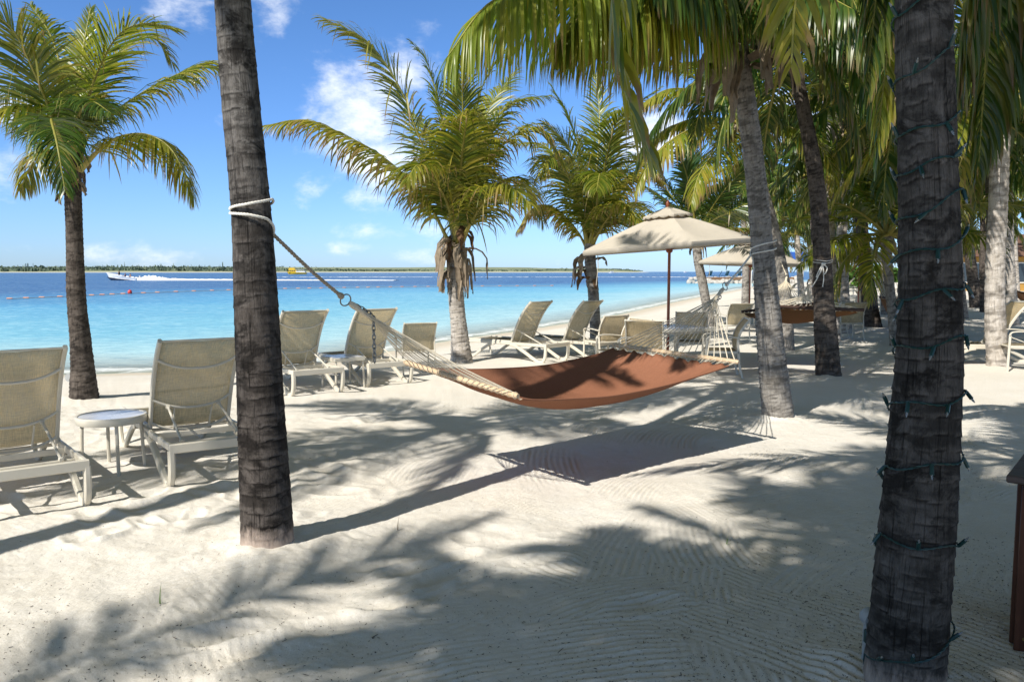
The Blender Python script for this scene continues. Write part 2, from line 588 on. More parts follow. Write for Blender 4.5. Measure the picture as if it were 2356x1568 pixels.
M['fibre'] = paint('brown_palm_fibre', (0.17, 0.10, 0.055), 0.95, 0.4, 0.1, scale=22, bump=0.6)
M['coconut'] = paint('green_coconut_husk', (0.20, 0.24, 0.035), 0.45, 0.25, 0.4, scale=7)
M['frame'] = paint('cream_powder_coat', (0.60, 0.555, 0.455), 0.38, 0.05, 0.5, scale=5, bump=0.02)
M['sling'] = mat_sling('beige_sling_mesh', (0.76, 0.645, 0.435), 0.17)
M['sling_seat'] = mat_sling('beige_seat_mesh', (0.47, 0.425, 0.32), 0.05)
M['canvas'] = mat_cloth('cream_canvas', (0.66, 0.60, 0.50), 0.28, 300, 0.06)
M['terracotta'] = mat_cloth('terracotta_cloth', (0.285, 0.124, 0.071), 0.05, 460, 0.20)
M['tan_cloth'] = mat_cloth('tan_brown_cloth', (0.27, 0.135, 0.062), 0.2, 460, 0.18)
M['hem'] = paint('rust_hem', (0.30, 0.085, 0.035), 0.9, 0.2, 0.1, scale=60)
M['cord'] = paint('ecru_cord', (0.68, 0.60, 0.46), 0.85, 0.2, 0.1, scale=80, bump=0.3)
M['white_rope'] = paint('white_nylon_rope', (0.74, 0.71, 0.64), 0.7, 0.12, 0.2, scale=60, bump=0.3)
M['old_rope'] = paint('weathered_rope', (0.40, 0.33, 0.24), 0.85, 0.25, 0.1, scale=60, bump=0.4)
M['bar_pale'] = mat_wood('pale_oak_bar', (0.52, 0.36, 0.21), (0.70, 0.54, 0.36))
M['bar_dark'] = mat_wood('dark_brown_bar', (0.045, 0.025, 0.018), (0.09, 0.05, 0.035))
M['teak'] = mat_wood('red_brown_pole', (0.20, 0.055, 0.025), (0.32, 0.105, 0.05), (40, 40, 3), 0.4)
M['steel'] = paint('dull_galvanised_steel', (0.23, 0.24, 0.24), 0.4, 0.25, 0.5, 0.8, scale=40)
M['glass_top'] = paint('blue_grey_glass', (0.56, 0.57, 0.60), 0.32, 0.1, 0.8, scale=3, bump=0.0)
M['green_wire'] = paint('green_cable_plastic', (0.006, 0.040, 0.036), 0.4, 0.15, 0.5, scale=20)
M['pvc'] = paint('grey_conduit', (0.36, 0.37, 0.36), 0.55, 0.12, 0.4, scale=20)
m_ = NT('clear_bulb'); M['bulb'] = m_.done(m_.principled((0.40, 0.42, 0.40), 0.08, 0.8, **{'Transmission Weight': 0.6}))
M['boxwood'] = mat_wood('varnished_red_brown_wood', (0.085, 0.030, 0.016), (0.16, 0.060, 0.032), (28, 28, 2.5), 0.35)
M['boxtop'] = mat_wood('weathered_board', (0.075, 0.055, 0.045), (0.15, 0.105, 0.085), (3, 40, 40), 0.6)
M['brass'] = paint('brass_screw', (0.40, 0.28, 0.10), 0.35, 0.2, 0.5, 1.0, scale=40)
# ================================================================== camera, light, sky
cam = bpy.data.cameras.new('camera'); camo = bpy.data.objects.new('camera', cam); col.objects.link(camo)
camo.location = (0, 0, CAMH); camo.rotation_euler = (PI / 2 - PITCH, 0, 0)
cam.sensor_width = 36; cam.lens = 36 * FPX / 2356.0; cam.clip_end = 20000; cam.clip_start = 0.05
sc.camera = camo
SUNV = nrm((-0.70, -0.83, 1.0))                    # towards the sun
sl = bpy.data.lights.new('sun', 'SUN'); sl.energy = 4.5; sl.angle = math.radians(0.53); sl.color = (1.0, 0.955, 0.88)
so = bpy.data.objects.new('sun', sl); col.objects.link(so)
so.rotation_euler = Vector((-SUNV)).to_track_quat('-Z', 'Y').to_euler(); so.location = (-20, -24, 30)

w = bpy.data.worlds.new('World'); sc.world = w; w.use_nodes = True
nt = w.node_tree; nt.nodes.clear()


def wn(t, ins=None, **kw):
    nd = nt.nodes.new(t)
    for k, v in kw.items(): setattr(nd, k, v)
    for k, v in (ins or {}).items():
        if isinstance(v, bpy.types.NodeSocket): nt.links.new(v, nd.inputs[k])
        else: nd.inputs[k].default_value = v
    return nd


sky = wn('ShaderNodeTexSky', sky_type='NISHITA')
sky.sun_disc = False
sky.sun_elevation = math.asin(SUNV[2]); sky.sun_rotation = math.atan2(SUNV[0], SUNV[1]) % (2 * PI)
sky.altitude = 0; sky.air_density = 1.0; sky.dust_density = 0.25; sky.ozone_density = 2.2
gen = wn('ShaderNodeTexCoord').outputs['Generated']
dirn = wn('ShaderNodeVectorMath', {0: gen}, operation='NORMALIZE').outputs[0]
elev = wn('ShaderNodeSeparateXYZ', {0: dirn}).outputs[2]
er = wn('ShaderNodeValToRGB', {0: elev})          # clear tropical air: deep blue low down, unseen sky overhead tinted warm to neutralise shadow fill
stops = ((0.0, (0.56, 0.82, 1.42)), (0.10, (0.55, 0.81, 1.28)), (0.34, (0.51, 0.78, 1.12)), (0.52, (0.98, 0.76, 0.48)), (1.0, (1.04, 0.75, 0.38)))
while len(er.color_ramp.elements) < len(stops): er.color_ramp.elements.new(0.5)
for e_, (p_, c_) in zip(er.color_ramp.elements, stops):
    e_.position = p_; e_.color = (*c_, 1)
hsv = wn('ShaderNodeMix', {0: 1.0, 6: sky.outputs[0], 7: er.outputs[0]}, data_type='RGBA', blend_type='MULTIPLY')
# cumulus: soft-edged noise, allowed only round a few directions
blobs = [  # u, v, radius (pixels), flatten, strength
    (830, 250, 165, 1.0, 1.0), (775, 215, 80, 0.9, 0.7), (930, 160, 120, 0.9, 0.8), (870, 370, 150, 0.8, 0.85), (715, 420, 75, 0.6, 0.55),
    (640, 40, 110, 0.8, 0.45), (385, 40, 120, 0.7, 0.35), (955, 70, 70, 0.8, 0.5),
    (1500, 315, 95, 0.75, 1.0), (1000, 520, 190, 0.2, 0.33), (880, 530, 150, 0.2, 0.30), (1130, 555, 90, 0.2, 0.30),
    (10, 400, 140, 0.5, 0.7), (60, 250, 120, 0.6, 0.5), (1985, 130, 170, 1.0, 0.9), (1880, 250, 160, 0.8, 0.7), (500, 310, 70, 0.7, 0.35),
    (260, 580, 130, 0.3, 0.48), (370, 590, 110, 0.25, 0.45), (790, 578, 80, 0.3, 0.55), (30, 580, 80, 0.35, 0.5), (1000, 595, 260, 0.12, 0.40), (1250, 595, 120, 0.25, 0.35), (1700, 560, 200, 0.2, 0.3)]
acc = None
for (u, v, r, fl, stg) in blobs:
    c = nrm(ray(u, v))
    df = wn('ShaderNodeVectorMath', {0: dirn, 1: tuple(c)}, operation='SUBTRACT').outputs[0]
    df = wn('ShaderNodeVectorMath', {0: df, 1: (1, 1, 1.0 / fl)}, operation='MULTIPLY').outputs[0]
    ln = wn('ShaderNodeVectorMath', {0: df}, operation='LENGTH').outputs['Value']
    mr = wn('ShaderNodeMapRange', {0: ln, 1: 0.0, 2: r / FPX * 1.55, 3: stg * 1.18, 4: 0.0}, interpolation_type='SMOOTHSTEP').outputs[0]
    acc = mr if acc is None else wn('ShaderNodeMath', {0: acc, 1: mr}, operation='MAXIMUM').outputs[0]
sv = wn('ShaderNodeVectorMath', {0: dirn, 1: (1, 1, 1.7)}, operation='MULTIPLY').outputs[0]
cn = wn('ShaderNodeTexNoise', {'Vector': sv, 'Scale': 7.0, 'Detail': 9.0, 'Roughness': 0.60, 'Distortion': 0.35}).outputs[0]
cn2 = wn('ShaderNodeTexNoise', {'Vector': sv, 'Scale': 22.0, 'Detail': 7.0, 'Roughness': 0.62}).outputs[0]
cm = wn('ShaderNodeMath', {0: cn, 1: 0.68}, operation='MULTIPLY').outputs[0]
cm = wn('ShaderNodeMath', {0: cn2, 1: 0.32, 2: cm}, operation='MULTIPLY_ADD').outputs[0]
cm = wn('ShaderNodeMath', {0: cm, 1: 1.7, 2: -0.35}, operation='MULTIPLY_ADD').outputs[0]
f = wn('ShaderNodeMath', {0: acc, 1: 0.52, 2: cm}, operation='MULTIPLY_ADD').outputs[0]
cf = wn('ShaderNodeMapRange', {0: f, 1: 0.70, 2: 1.14, 3: 0.0, 4: 0.90}, interpolation_type='SMOOTHSTEP').outputs[0]
shade = wn('ShaderNodeMapRange', {0: cn2, 1: 0.35, 2: 0.65, 3: 0.0, 4: 1.0}).outputs[0]
cc = wn('ShaderNodeMix', {0: shade, 6: (7.3, 7.9, 8.9, 1), 7: (9.2, 9.4, 9.5, 1)}, data_type='RGBA').outputs[2]
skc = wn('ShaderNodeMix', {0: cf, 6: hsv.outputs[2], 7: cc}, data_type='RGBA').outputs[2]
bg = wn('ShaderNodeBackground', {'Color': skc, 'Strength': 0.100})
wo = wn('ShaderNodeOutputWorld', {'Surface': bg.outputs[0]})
vs = sc.view_settings
vs.view_transform = 'Standard'; vs.look = 'None'; vs.gamma = 1.0; vs.use_curve_mapping = False; vs.exposure = 0.48
sc.cycles.max_bounces = 8; sc.cycles.transparent_max_bounces = 12; sc.cycles.diffuse_bounces = 4
sc.cycles.caustics_reflective = False; sc.cycles.caustics_refractive = False
sc.cycles.use_denoising = True; sc.cycles.use_adaptive_sampling = False; sc.cycles.sample_clamp_indirect = 4.0

# ================================================================== beach
SHORE = np.array([(-140, 4.0), (-40, 12.5)] + [tuple(G(u, v, SEA)[:2]) for u, v in
                  ((-60, 862), (180, 858), (420, 852), (650, 848), (820, 818), (1000, 786), (1200, 758), (1400, 727), (1550, 694), (1660, 672), (1730, 660))]
                 + [(75, 190), (160, 300), (700, 900)])


def shore_dist(x, y):
    """signed distance to the waterline, + on land"""
    x = np.asarray(x, float); y = np.asarray(y, float)
    best = np.full(x.shape, 1e9); sg = np.ones(x.shape)
    for a, b in zip(SHORE[:-1], SHORE[1:]):
        d = b - a; L2 = d @ d
        t = np.clip(((x - a[0]) * d[0] + (y - a[1]) * d[1]) / L2, 0, 1)
        px = a[0] + t * d[0]; py = a[1] + t * d[1]
        r = np.hypot(x - px, y - py)
        cr = d[0] * (y - a[1]) - d[1] * (x - a[0])
        k = r < best
        best = np.where(k, r, best); sg = np.where(k, np.where(cr < 0, 1.0, -1.0), sg)
    return best * sg


STROKES = []
r2 = np.random.default_rng(3)
for i in range(150):
    cx_, cy_ = r2.uniform(-4.0, 4.5), r2.uniform(2.3, 10.5)
    ang = r2.normal(0.35, 0.75)
    R = r2.uniform(2.0, 9.0)
    STROKES.append((cx_, cy_, ang, R, r2.uniform(0.30, 0.46), r2.uniform(0.5, 1.15), r2.uniform(0.036, 0.052), r2.uniform(0.0035, 0.0095) if cx_ > -0.6 else r2.uniform(0.0006, 0.0022)))
# strokes seen in the foreground shade: long furrows running towards the camera and fans to the right
for (u, v, ang, R, hw, hl, sp, am) in ((1700, 1480, 1.45, 5.0, 0.42, 0.75, 0.047, 0.011), (1350, 1420, 0.55, 2.6, 0.40, 0.8, 0.045, 0.010), (1250, 1520, 0.25, 3.0, 0.4, 0.8, 0.045, 0.010),
                                       (1960, 1330, 0.75, 1.4, 0.36, 0.6, 0.050, 0.009), (1600, 1250, 1.5, 3.0, 0.34, 0.5, 0.045, 0.006), (2010, 1180, 0.2, 1.8, 0.4, 0.6, 0.045, 0.008),
                                       (2230, 1420, -0.85, 4.0, 0.5, 0.8, 0.045, 0.009), (1950, 1500, -0.9, 4.0, 0.45, 0.8, 0.046, 0.009), (900, 1130, 0.9, 2.4, 0.45, 0.8, 0.043, 0.005), (1010, 1070, 1.35, 2.5, 0.42, 0.6, 0.043, 0.004),
                                       (900, 975, 0.05, 1.2, 0.35, 0.9, 0.05, 0.008), (1350, 960, 0.9, 1.5, 0.4, 0.8, 0.05, 0.008), (750, 985, 0.0, 1.6, 0.4, 0.9, 0.05, 0.010), (1560, 985, 0.9, 1.6, 0.4, 0.9, 0.05, 0.010), (250, 1330, 0.9, 2.5, 0.45, 0.9, 0.045, 0.006), (330, 1270, 1.0, 3, 0.4, 0.7, 0.04, 0.006)):
    q = G(u, v); STROKES.append((q[0], q[1], ang, R, hw, hl, sp, am))
DENTS = []
for (u, v) in ((990, 1370), (1010, 1330), (1060, 1280), (890, 1390), (470, 1470), (520, 1455), (940, 1310), (1230, 1290), (120, 1545), (640, 1520), (1480, 1395), (760, 1440), (560, 1500)):
    q = G(u, v); DENTS.append((q[0], q[1], r2.uniform(0.2, 1.2), r2.uniform(0.09, 0.15), r2.uniform(0.012, 0.022)))
for i in range(70):       # old footprints in the clearing
    DENTS.append((r2.uniform(-2.4, 2.6), r2.uniform(3.2, 7.2), r2.uniform(0, 3), r2.uniform(0.06, 0.13), r2.uniform(0.002, 0.009)))
for i in range(90):       # trampled sand round the loungers
    DENTS.append((r2.uniform(-4.2, -1.2), r2.uniform(4.6, 9.5), r2.uniform(0, 3), r2.uniform(0.07, 0.16), r2.uniform(0.006, 0.026)))
MOUNDS = []


def land_z(x, y, detail=True):
    s = shore_dist(x, y)
    z = SEA + 0.4 * sstep(-0.2, 5.0, s) + np.where(s < 0.3, 0.085 * np.minimum(s - 0.3, 0), 0)
    z = np.maximum(z, -3.2)
    on = sstep(0.5, 3.0, s)
    near = sstep(60, 20, np.hypot(x, y))
    z = z + on * near * (0.035 * fbm(x * 0.7, y * 0.7, 3, 4) + 0.014 * fbm(x * 2.6, y * 2.6, 3, 9))
    if detail:
        h = 0.010 * fbm(x * 7, y * 7, 3, 21)
        for (cx_, cy_, ang, R, hw, hl, sp, am) in STROKES:
            ca, sa = math.cos(ang), math.sin(ang)
            ox, oy = cx_ + sa * R, cy_ - ca * R       # arc centre
            k_ = np.nonzero((np.abs(x - cx_) < 1.5) & (np.abs(y - cy_) < 1.5))
            if len(k_[0]) == 0: continue
            xk, yk, hk = x[k_], y[k_], h[k_]
            rr = np.hypot(xk - ox, yk - oy) - R
            al = (xk - cx_) * ca + (yk - cy_) * sa
            mk = sstep(hw, hw - 0.10, np.abs(rr)) * sstep(hl, hl - 0.3, np.abs(al))
            wob = 0.014 * vnoise(xk * 2.2, yk * 2.2, 77) + 0.008 * vnoise(xk * 9, yk * 9, 79)
            cg = np.cos(2 * PI * (rr + wob) / sp)
            tine = vnoise(np.floor((rr + wob) / sp + 0.5) * 3.7, al * 1.3, 80) + 0.5
            g = am * 0.62 * cg * (0.25 + 1.25 * tine) * np.clip(0.9 + 1.6 * vnoise(xk * 2.3, yk * 2.3, 78), 0.1, 1.6)
            h[k_] = hk * (1 - 0.85 * mk) + g * mk
        h = h + 0.0045 * fbm(x * 19, y * 19, 3, 41) + 0.006 * fbm(x * 3.3, y * 3.3, 3, 43)
        for (dx, dy, an, rad, dep) in DENTS:
            ca, sa = math.cos(an), math.sin(an)
            a = ((x - dx) * ca + (y - dy) * sa) / (rad * 1.5); b = (-(x - dx) * sa + (y - dy) * ca) / (rad * 0.75)
            q = a * a + b * b
            h = h - dep * np.exp(-q * 2.2) + dep * 0.55 * np.exp(-(np.sqrt(q) - 1.25) ** 2 * 9)
        lump = sstep(-0.8, -1.8, x) * sstep(10.5, 8.5, y)
        h = h + lump * 0.012 * fbm(x * 5.5, y * 5.5, 3, 61)
        z = z + h * sstep(14, 9, y) * on
    for (mx, my, rad, hh) in MOUNDS:
        k_ = np.nonzero((np.abs(x - mx) < 1.3) & (np.abs(y - my) < 1.3))
        if len(k_[0]):
            xk, yk = x[k_], y[k_]
            z[k_] += hh * np.exp(-((xk - mx) ** 2 + (yk - my) ** 2) / (rad * rad)) * (1 + 0.9 * fbm(xk * 6, yk * 6, 3, 91))
    return z


def build_beach():
    ys = [1.2]
    while ys[-1] < 9.5: ys.append(ys[-1] * 1.0031)
    while ys[-1] < 900: ys.append(ys[-1] * 1.03)
    ys = np.array(ys)
    tc = np.concatenate([np.linspace(-5, -0.74, 40)[:-1], np.linspace(-0.74, 0.74, 780), np.linspace(0.74, 5, 40)[1:]])
    ys = np.concatenate([[-60, -20, -6, -1.5, 0.4], ys])
    X = np.maximum(ys, 1.2)[:, None] * tc[None]
    X[:5] = np.array([14, 8, 4, 2, 1.15])[:, None] * X[5][None]
    Y = np.broadcast_to(ys[:, None], X.shape)
    Z = land_z(X, Y)
    a, b = X.shape
    V = np.stack([X, Y, Z], -1).reshape(-1, 3)
    i = np.arange(a * b).reshape(a, b)
    Q = np.stack([i[:-1, :-1], i[:-1, 1:], i[1:, 1:], i[1:, :-1]], -1).reshape(-1, 4)
    s = shore_dist(X, Y).ravel()
    keep = (s[Q].max(1) > -45)
    o = quad_mesh('beach_sand', V, Q[keep], M['sand'], attrs={'shore': s})
    tag(o, 'pale raked sand of the beach', 'sand', kind='structure')


BUOYLINE = np.array([tuple(G(u, v, SEA)[:2]) for u, v in ((-500, 705), (0, 688), (150, 682), (300, 675), (460, 669), (650, 664), (900, 660), (1100, 658), (1300, 657))])


def line_dist(x, y, Ln):
    best = np.full(np.shape(x), 1e9); sg = np.ones(np.shape(x))
    for a, b in zip(Ln[:-1], Ln[1:]):
        d = b - a
        t = np.clip(((x - a[0]) * d[0] + (y - a[1]) * d[1]) / (d @ d), 0, 1)
        r = np.hypot(x - a[0] - t * d[0], y - a[1] - t * d[1])
        cr = d[0] * (y - a[1]) - d[1] * (x - a[0])
        k = r < best
        best = np.where(k, r, best); sg = np.where(k, np.where(cr > 0, 1.0, -1.0), sg)
    return best * sg


def build_sea():
    ys = np.concatenate([np.linspace(-30, 9, 10), np.geomspace(10, 5200, 240)])
    tc = np.concatenate([np.linspace(-5, -0.9, 14)[:-1], np.linspace(-0.9, 0.9, 150), np.linspace(0.9, 5, 14)[1:]])
    X = np.maximum(ys, 14)[:, None] * tc[None]; Y = np.broadcast_to(ys[:, None], X.shape)
    a, b = X.shape
    s = shore_dist(X, Y)
    drop = np.concatenate([[(-400, 5.0)], BUOYLINE, [(60, 180), (300, 330), (1500, 900)]])
    d = line_dist(X, Y, drop)
    V = np.stack([X, Y, np.full_like(X, SEA)], -1).reshape(-1, 3)
    i = np.arange(a * b).reshape(a, b)
    Q = np.stack([i[:-1, :-1], i[:-1, 1:], i[1:, 1:], i[1:, :-1]], -1).reshape(-1, 4)
    sr = s.ravel()
    keep = sr[Q].min(1) < 6
    o = quad_mesh('sea_water', V, Q[keep], mat_water(), attrs={'offshore': -sr, 'dropoff': d.ravel()})
    tag(o, 'turquoise shallows turning deep blue beyond the float line', 'sea', kind='structure')


# ------------------------------------------------------------------ the low island across the channel
def build_island():
    m = NT('island_scrub')
    tc = m.n('ShaderNodeTexCoord').outputs['Object']
    n1 = m.noise(m.vscale(tc, (0.02, 0.02, 0.12)), 1.0, 5, 0.7)
    z = m.n('ShaderNodeSeparateXYZ', ins={0: tc}).outputs[2]
    c = m.mix(m.ramp(n1, [(0.35, 0), (0.65, 1)]), (0.16, 0.20, 0.12), (0.30, 0.32, 0.21))
    c = m.mix(m.ramp(m.math('MULTIPLY', z, 0.4), [(0.10, 1.0), (0.36, 0.0)]), c, (0.66, 0.64, 0.57))
    ms = m.done(m.principled(c, 0.95, 0.1))
    Y0 = 1500.0
    xs = np.linspace(-1500, 310, 420)
    rows = []
    for k, (dy, hf) in enumerate(((0, -0.5), (12, 1.4), (40, 3.6), (120, 5.6), (260, 8.4), (420, 8.0), (600, -1.0))):
        e = sstep(310, 200, xs)
        hh = np.where(hf > 1.2, hf * (0.75 + 0.8 * (vnoise(xs / 130, np.full_like(xs, k), 5) + 0.3)), hf) * e + (-1.0) * (1 - e)
        rows.append(np.stack([xs, Y0 + dy + 35 * vnoise(xs / 160, xs * 0, 3) + np.maximum(0, (xs + 150)) * 0.25, SEA + hh], -1))
    mb = MB(); mb.grid(np.array(rows))
    o = mb.build('island_terrain', ms, smooth=True)
    tag(o, 'low scrubby island with a pale shore across the channel', 'island', kind='structure')
    # scrub and trees as a mass of small leaf clumps
    mv = NT('island_foliage_hazed')
    tcv = mv.n('ShaderNodeTexCoord').outputs['Object']
    nn = mv.noise(mv.vscale(tcv, (0.03, 0.03, 0.2)), 1.0, 4, 0.7)
    cv = mv.mix(mv.ramp(nn, [(0.35, 0), (0.65, 1)]), (0.085, 0.125, 0.090), (0.175, 0.21, 0.145))  # greens lightened in colour to imitate distance haze
    mvm = mv.done(mv.principled(cv, 0.9, 0.1))
    V = []; Q = []
    rg = np.random.default_rng(8)
    n = 0
    for i in range(9000):
        x = rg.uniform(-1500, 260)
        left = sstep(-250, -700, x)
        dy = rg.uniform(25, 420)
        h = rg.uniform(1.4, 3.6) * (0.8 + 1.0 * left) * (1.5 if rg.random() < 0.06 else 1)
        wd = rg.uniform(3, 9)
        base = SEA + 2.6 + dy / 420 * (4.4 + 1.6 * left)
        yy = Y0 + dy + max(0, x + 150) * 0.25
        tip = rg.random() < 0.05 * left
        for q in range(3):
            cxx = x + rg.normal(0, wd * 0.35); a = rg.uniform(0, PI)
            ww = wd * rg.uniform(0.25, 0.5) * (0.35 if tip else 1); h2 = h * rg.uniform(0.6, 1.15) * (1.7 if tip else 1)
            ca, sa = math.cos(a) * ww, math.sin(a) * ww
            V += [(cxx - ca, yy - sa, base - 0.6), (cxx + ca, yy + sa, base - 0.6), (cxx + ca * 0.7, yy + sa * 0.7, base + h2 * rg.uniform(0.7, 1)), (cxx - ca * 0.6, yy - sa * 0.6, base + h2)]
            Q.append((n, n + 1, n + 2, n + 3)); n += 4
    o = quad_mesh('island_scrub', np.array(V), np.array(Q), mvm, smooth=False)
    tag(o, 'dark green scrub and trees covering the far island', 'vegetation', kind='stuff')
# ================================================================== palms
def rachis_generic(p0, az, e0, L, droop, n=26, bend=0.0):
    s = np.linspace(0, 1, n)
    e = e0 - droop * s ** 1.35
    a = az + bend * s ** 1.5
    d = np.stack([np.cos(e) * np.cos(a), np.cos(e) * np.sin(a), np.sin(e)], -1)
    st = L / (n - 1)
    pts = np.vstack([[0, 0, 0], np.cumsum((d[:-1] + d[1:]) / 2 * st, axis=0)])
    return pts + np.asarray(p0, float)


def frond_arrays(R, nl=62, Lmax=0.75, hang=0.6, age=0.1, seed=0, wid=0.034, segs=4, s0=0.16, roll=0.0, beta=0.15, fold=False, rw=0.022, petw=0.045, brk=0.08, ragged=0.1, fwd=1.0):
    """numpy arrays of one feather frond: stalk tube + leaflets; R is the midrib polyline"""
    g = np.random.default_rng(seed)
    R = np.asarray(R, float)
    m = len(R)
    T = nrmr(np.gradient(R, axis=0))
    h = R[-1] - R[0]; h = np.array((h[0], h[1], 0.0))
    if np.linalg.norm(h) < 0.05: h = np.array((1.0, 0, 0))
    r = nrm(h)
    B = np.tile(np.cross(r, (0, 0, 1.0)), (m, 1))
    B = nrmr(B - T * (B * T).sum(1, keepdims=True))
    N = np.cross(B, T)
    sl = np.concatenate([[0], np.cumsum(np.linalg.norm(np.diff(R, axis=0), axis=1))]); Lr = sl[-1]; sn = sl / Lr
    if roll:
        ro = roll * sn[:, None]
        B, N = B * np.cos(ro) + N * np.sin(ro), N * np.cos(ro) - B * np.sin(ro)
    # stalk
    k = 6
    an = np.arange(k) / k * 2 * PI
    rad = rw * (1 - sn) ** 0.8 + 0.004 + petw * np.exp(-sn * 9)
    rv = R[:, None] + rad[:, None, None] * (np.cos(an)[None, :, None] * B[:, None] * 1.25 + 0.75 * np.sin(an)[None, :, None] * N[:, None])
    SV = rv.reshape(-1, 3)
    i = np.arange(m - 1)[:, None] * k; j = np.arange(k)[None]
    SQ = np.stack([i + j, i + (j + 1) % k, i + k + (j + 1) % k, i + k + j], -1).reshape(-1, 4)
    SA = np.zeros((len(SV), 4)); SA[:, 0] = 0.5; SA[:, 1] = np.repeat(sn, k); SA[:, 2] = age; SA[:, 3] = 1
    # leaflets
    s = np.linspace(s0, 0.995, nl)
    s = np.concatenate([s, s]) + g.normal(0, 0.25 / nl, 2 * nl)
    s = np.clip(s, s0, 1)
    sig = np.concatenate([np.ones(nl), -np.ones(nl)])
    keep = g.random(2 * nl) > ragged * 0.35
    s, sig = s[keep], sig[keep]; n = len(s)
    ip = lambda A: np.stack([np.interp(s, sn, A[:, q]) for q in range(3)], 1)
    p = ip(R); t = nrmr(ip(T)); b = nrmr(ip(B)); nn = nrmr(ip(N))
    f = (s - s0) / (1 - s0)
    al = np.radians(68 - 44 * f ** 1.2 * fwd) + g.normal(0, 0.06, n) + 0.05 * np.sin(s * 23 + sig * 1.3 + seed)
    prof = np.clip(np.sin(PI * np.clip(0.20 + 0.74 * f, 0, 1)) ** 0.75, 0.12, 1) * (1 - 0.25 * f)
    ln = Lmax * prof * g.uniform(0.88, 1.08, n) * np.where(g.random(n) < ragged, g.uniform(0.45, 0.9, n), 1.0)
    be = beta + g.normal(0, 0.10, n)
    d = t * np.cos(al)[:, None] + sig[:, None] * b * (np.sin(al) * np.cos(be))[:, None] + nn * (np.sin(al) * np.sin(be))[:, None]
    d = nrmr(d)
    hg = hang * g.uniform(0.65, 1.4, n)
    broken = g.random(n) < brk
    wv = nrmr(t - d * (t * d).sum(1, keepdims=True))
    tw = g.normal(0, 0.28, n) + 0.3 * sig
    wv = wv * np.cos(tw)[:, None] + np.cross(d, wv) * np.sin(tw)[:, None]
    st = ln / segs
    wp = np.interp(np.linspace(0, 1, segs + 1), [0, 0.25, 0.6, 0.85, 1], [0.55, 1.0, 0.9, 0.5, 0.05])
    W = wid * g.uniform(0.85, 1.15, n) * np.clip(0.45 + 0.7 * prof, 0.4, 1)
    vs = []; pos = p.copy()
    cols = 3 if fold else 2
    down = np.array((0, 0, -1.0))
    bj = g.integers(1, segs, n)
    for q in range(segs + 1):
        w_ = (W * wp[q])[:, None] * wv / 2
        if fold:
            nn_ = np.cross(d, wv)
            vs.append(np.stack([pos - w_, pos + nn_ * (W * wp[q] * 0.22)[:, None], pos + w_], 1))
        else:
            vs.append(np.stack([pos - w_, pos + w_], 1))
        if q < segs:
            pos = pos + d * st[:, None]
            gq = hg * (0.35 + 1.1 * q / segs) * (2.4 / segs)
            gq = gq + np.where(broken & (bj == q + 1), 2.5, 0.0)
            d = nrmr(d + down * gq[:, None] + g.normal(0, 0.032, (n, 3)))
            wv = nrmr(wv - d * (wv * d).sum(1, keepdims=True))
    LV = np.stack(vs, 1)                       # n, segs+1, cols, 3
    base = np.arange(n)[:, None, None] * ((segs + 1) * cols) + np.arange(segs)[None, :, None] * cols + np.arange(cols - 1)[None, None]
    LQ = np.stack([base, base + 1, base + cols + 1, base + cols], -1).reshape(-1, 4)
    LA = np.zeros((n, segs + 1, cols, 4)); LA[..., 3] = 1
    LA[..., 0] = g.random(n)[:, None, None]
    LA[..., 1] = np.linspace(0, 1, segs + 1)[None, :, None]
    LA[..., 2] = np.clip(age + g.normal(0, 0.06, n) + 0.22 * np.where(broken, 1, 0), 0, 1)[:, None, None]
    V = np.vstack([SV, LV.reshape(-1, 3)]); Q = np.vstack([SQ, LQ + len(SV)])
    A = np.vstack([SA, LA.reshape(-1, 4)])
    mi = np.concatenate([np.zeros(len(SQ), int), np.ones(len(LQ), int)])
    return V, Q, A, mi


def frond_obj(R, parent, origin, leaf='leaf', name='frond', **kw):
    V, Q, A, mi = frond_arrays(R, **kw)
    return quad_mesh(name, V - np.asarray(origin), Q, [M['stalk'], M[leaf]], mi, {'leaf': A}, parent)


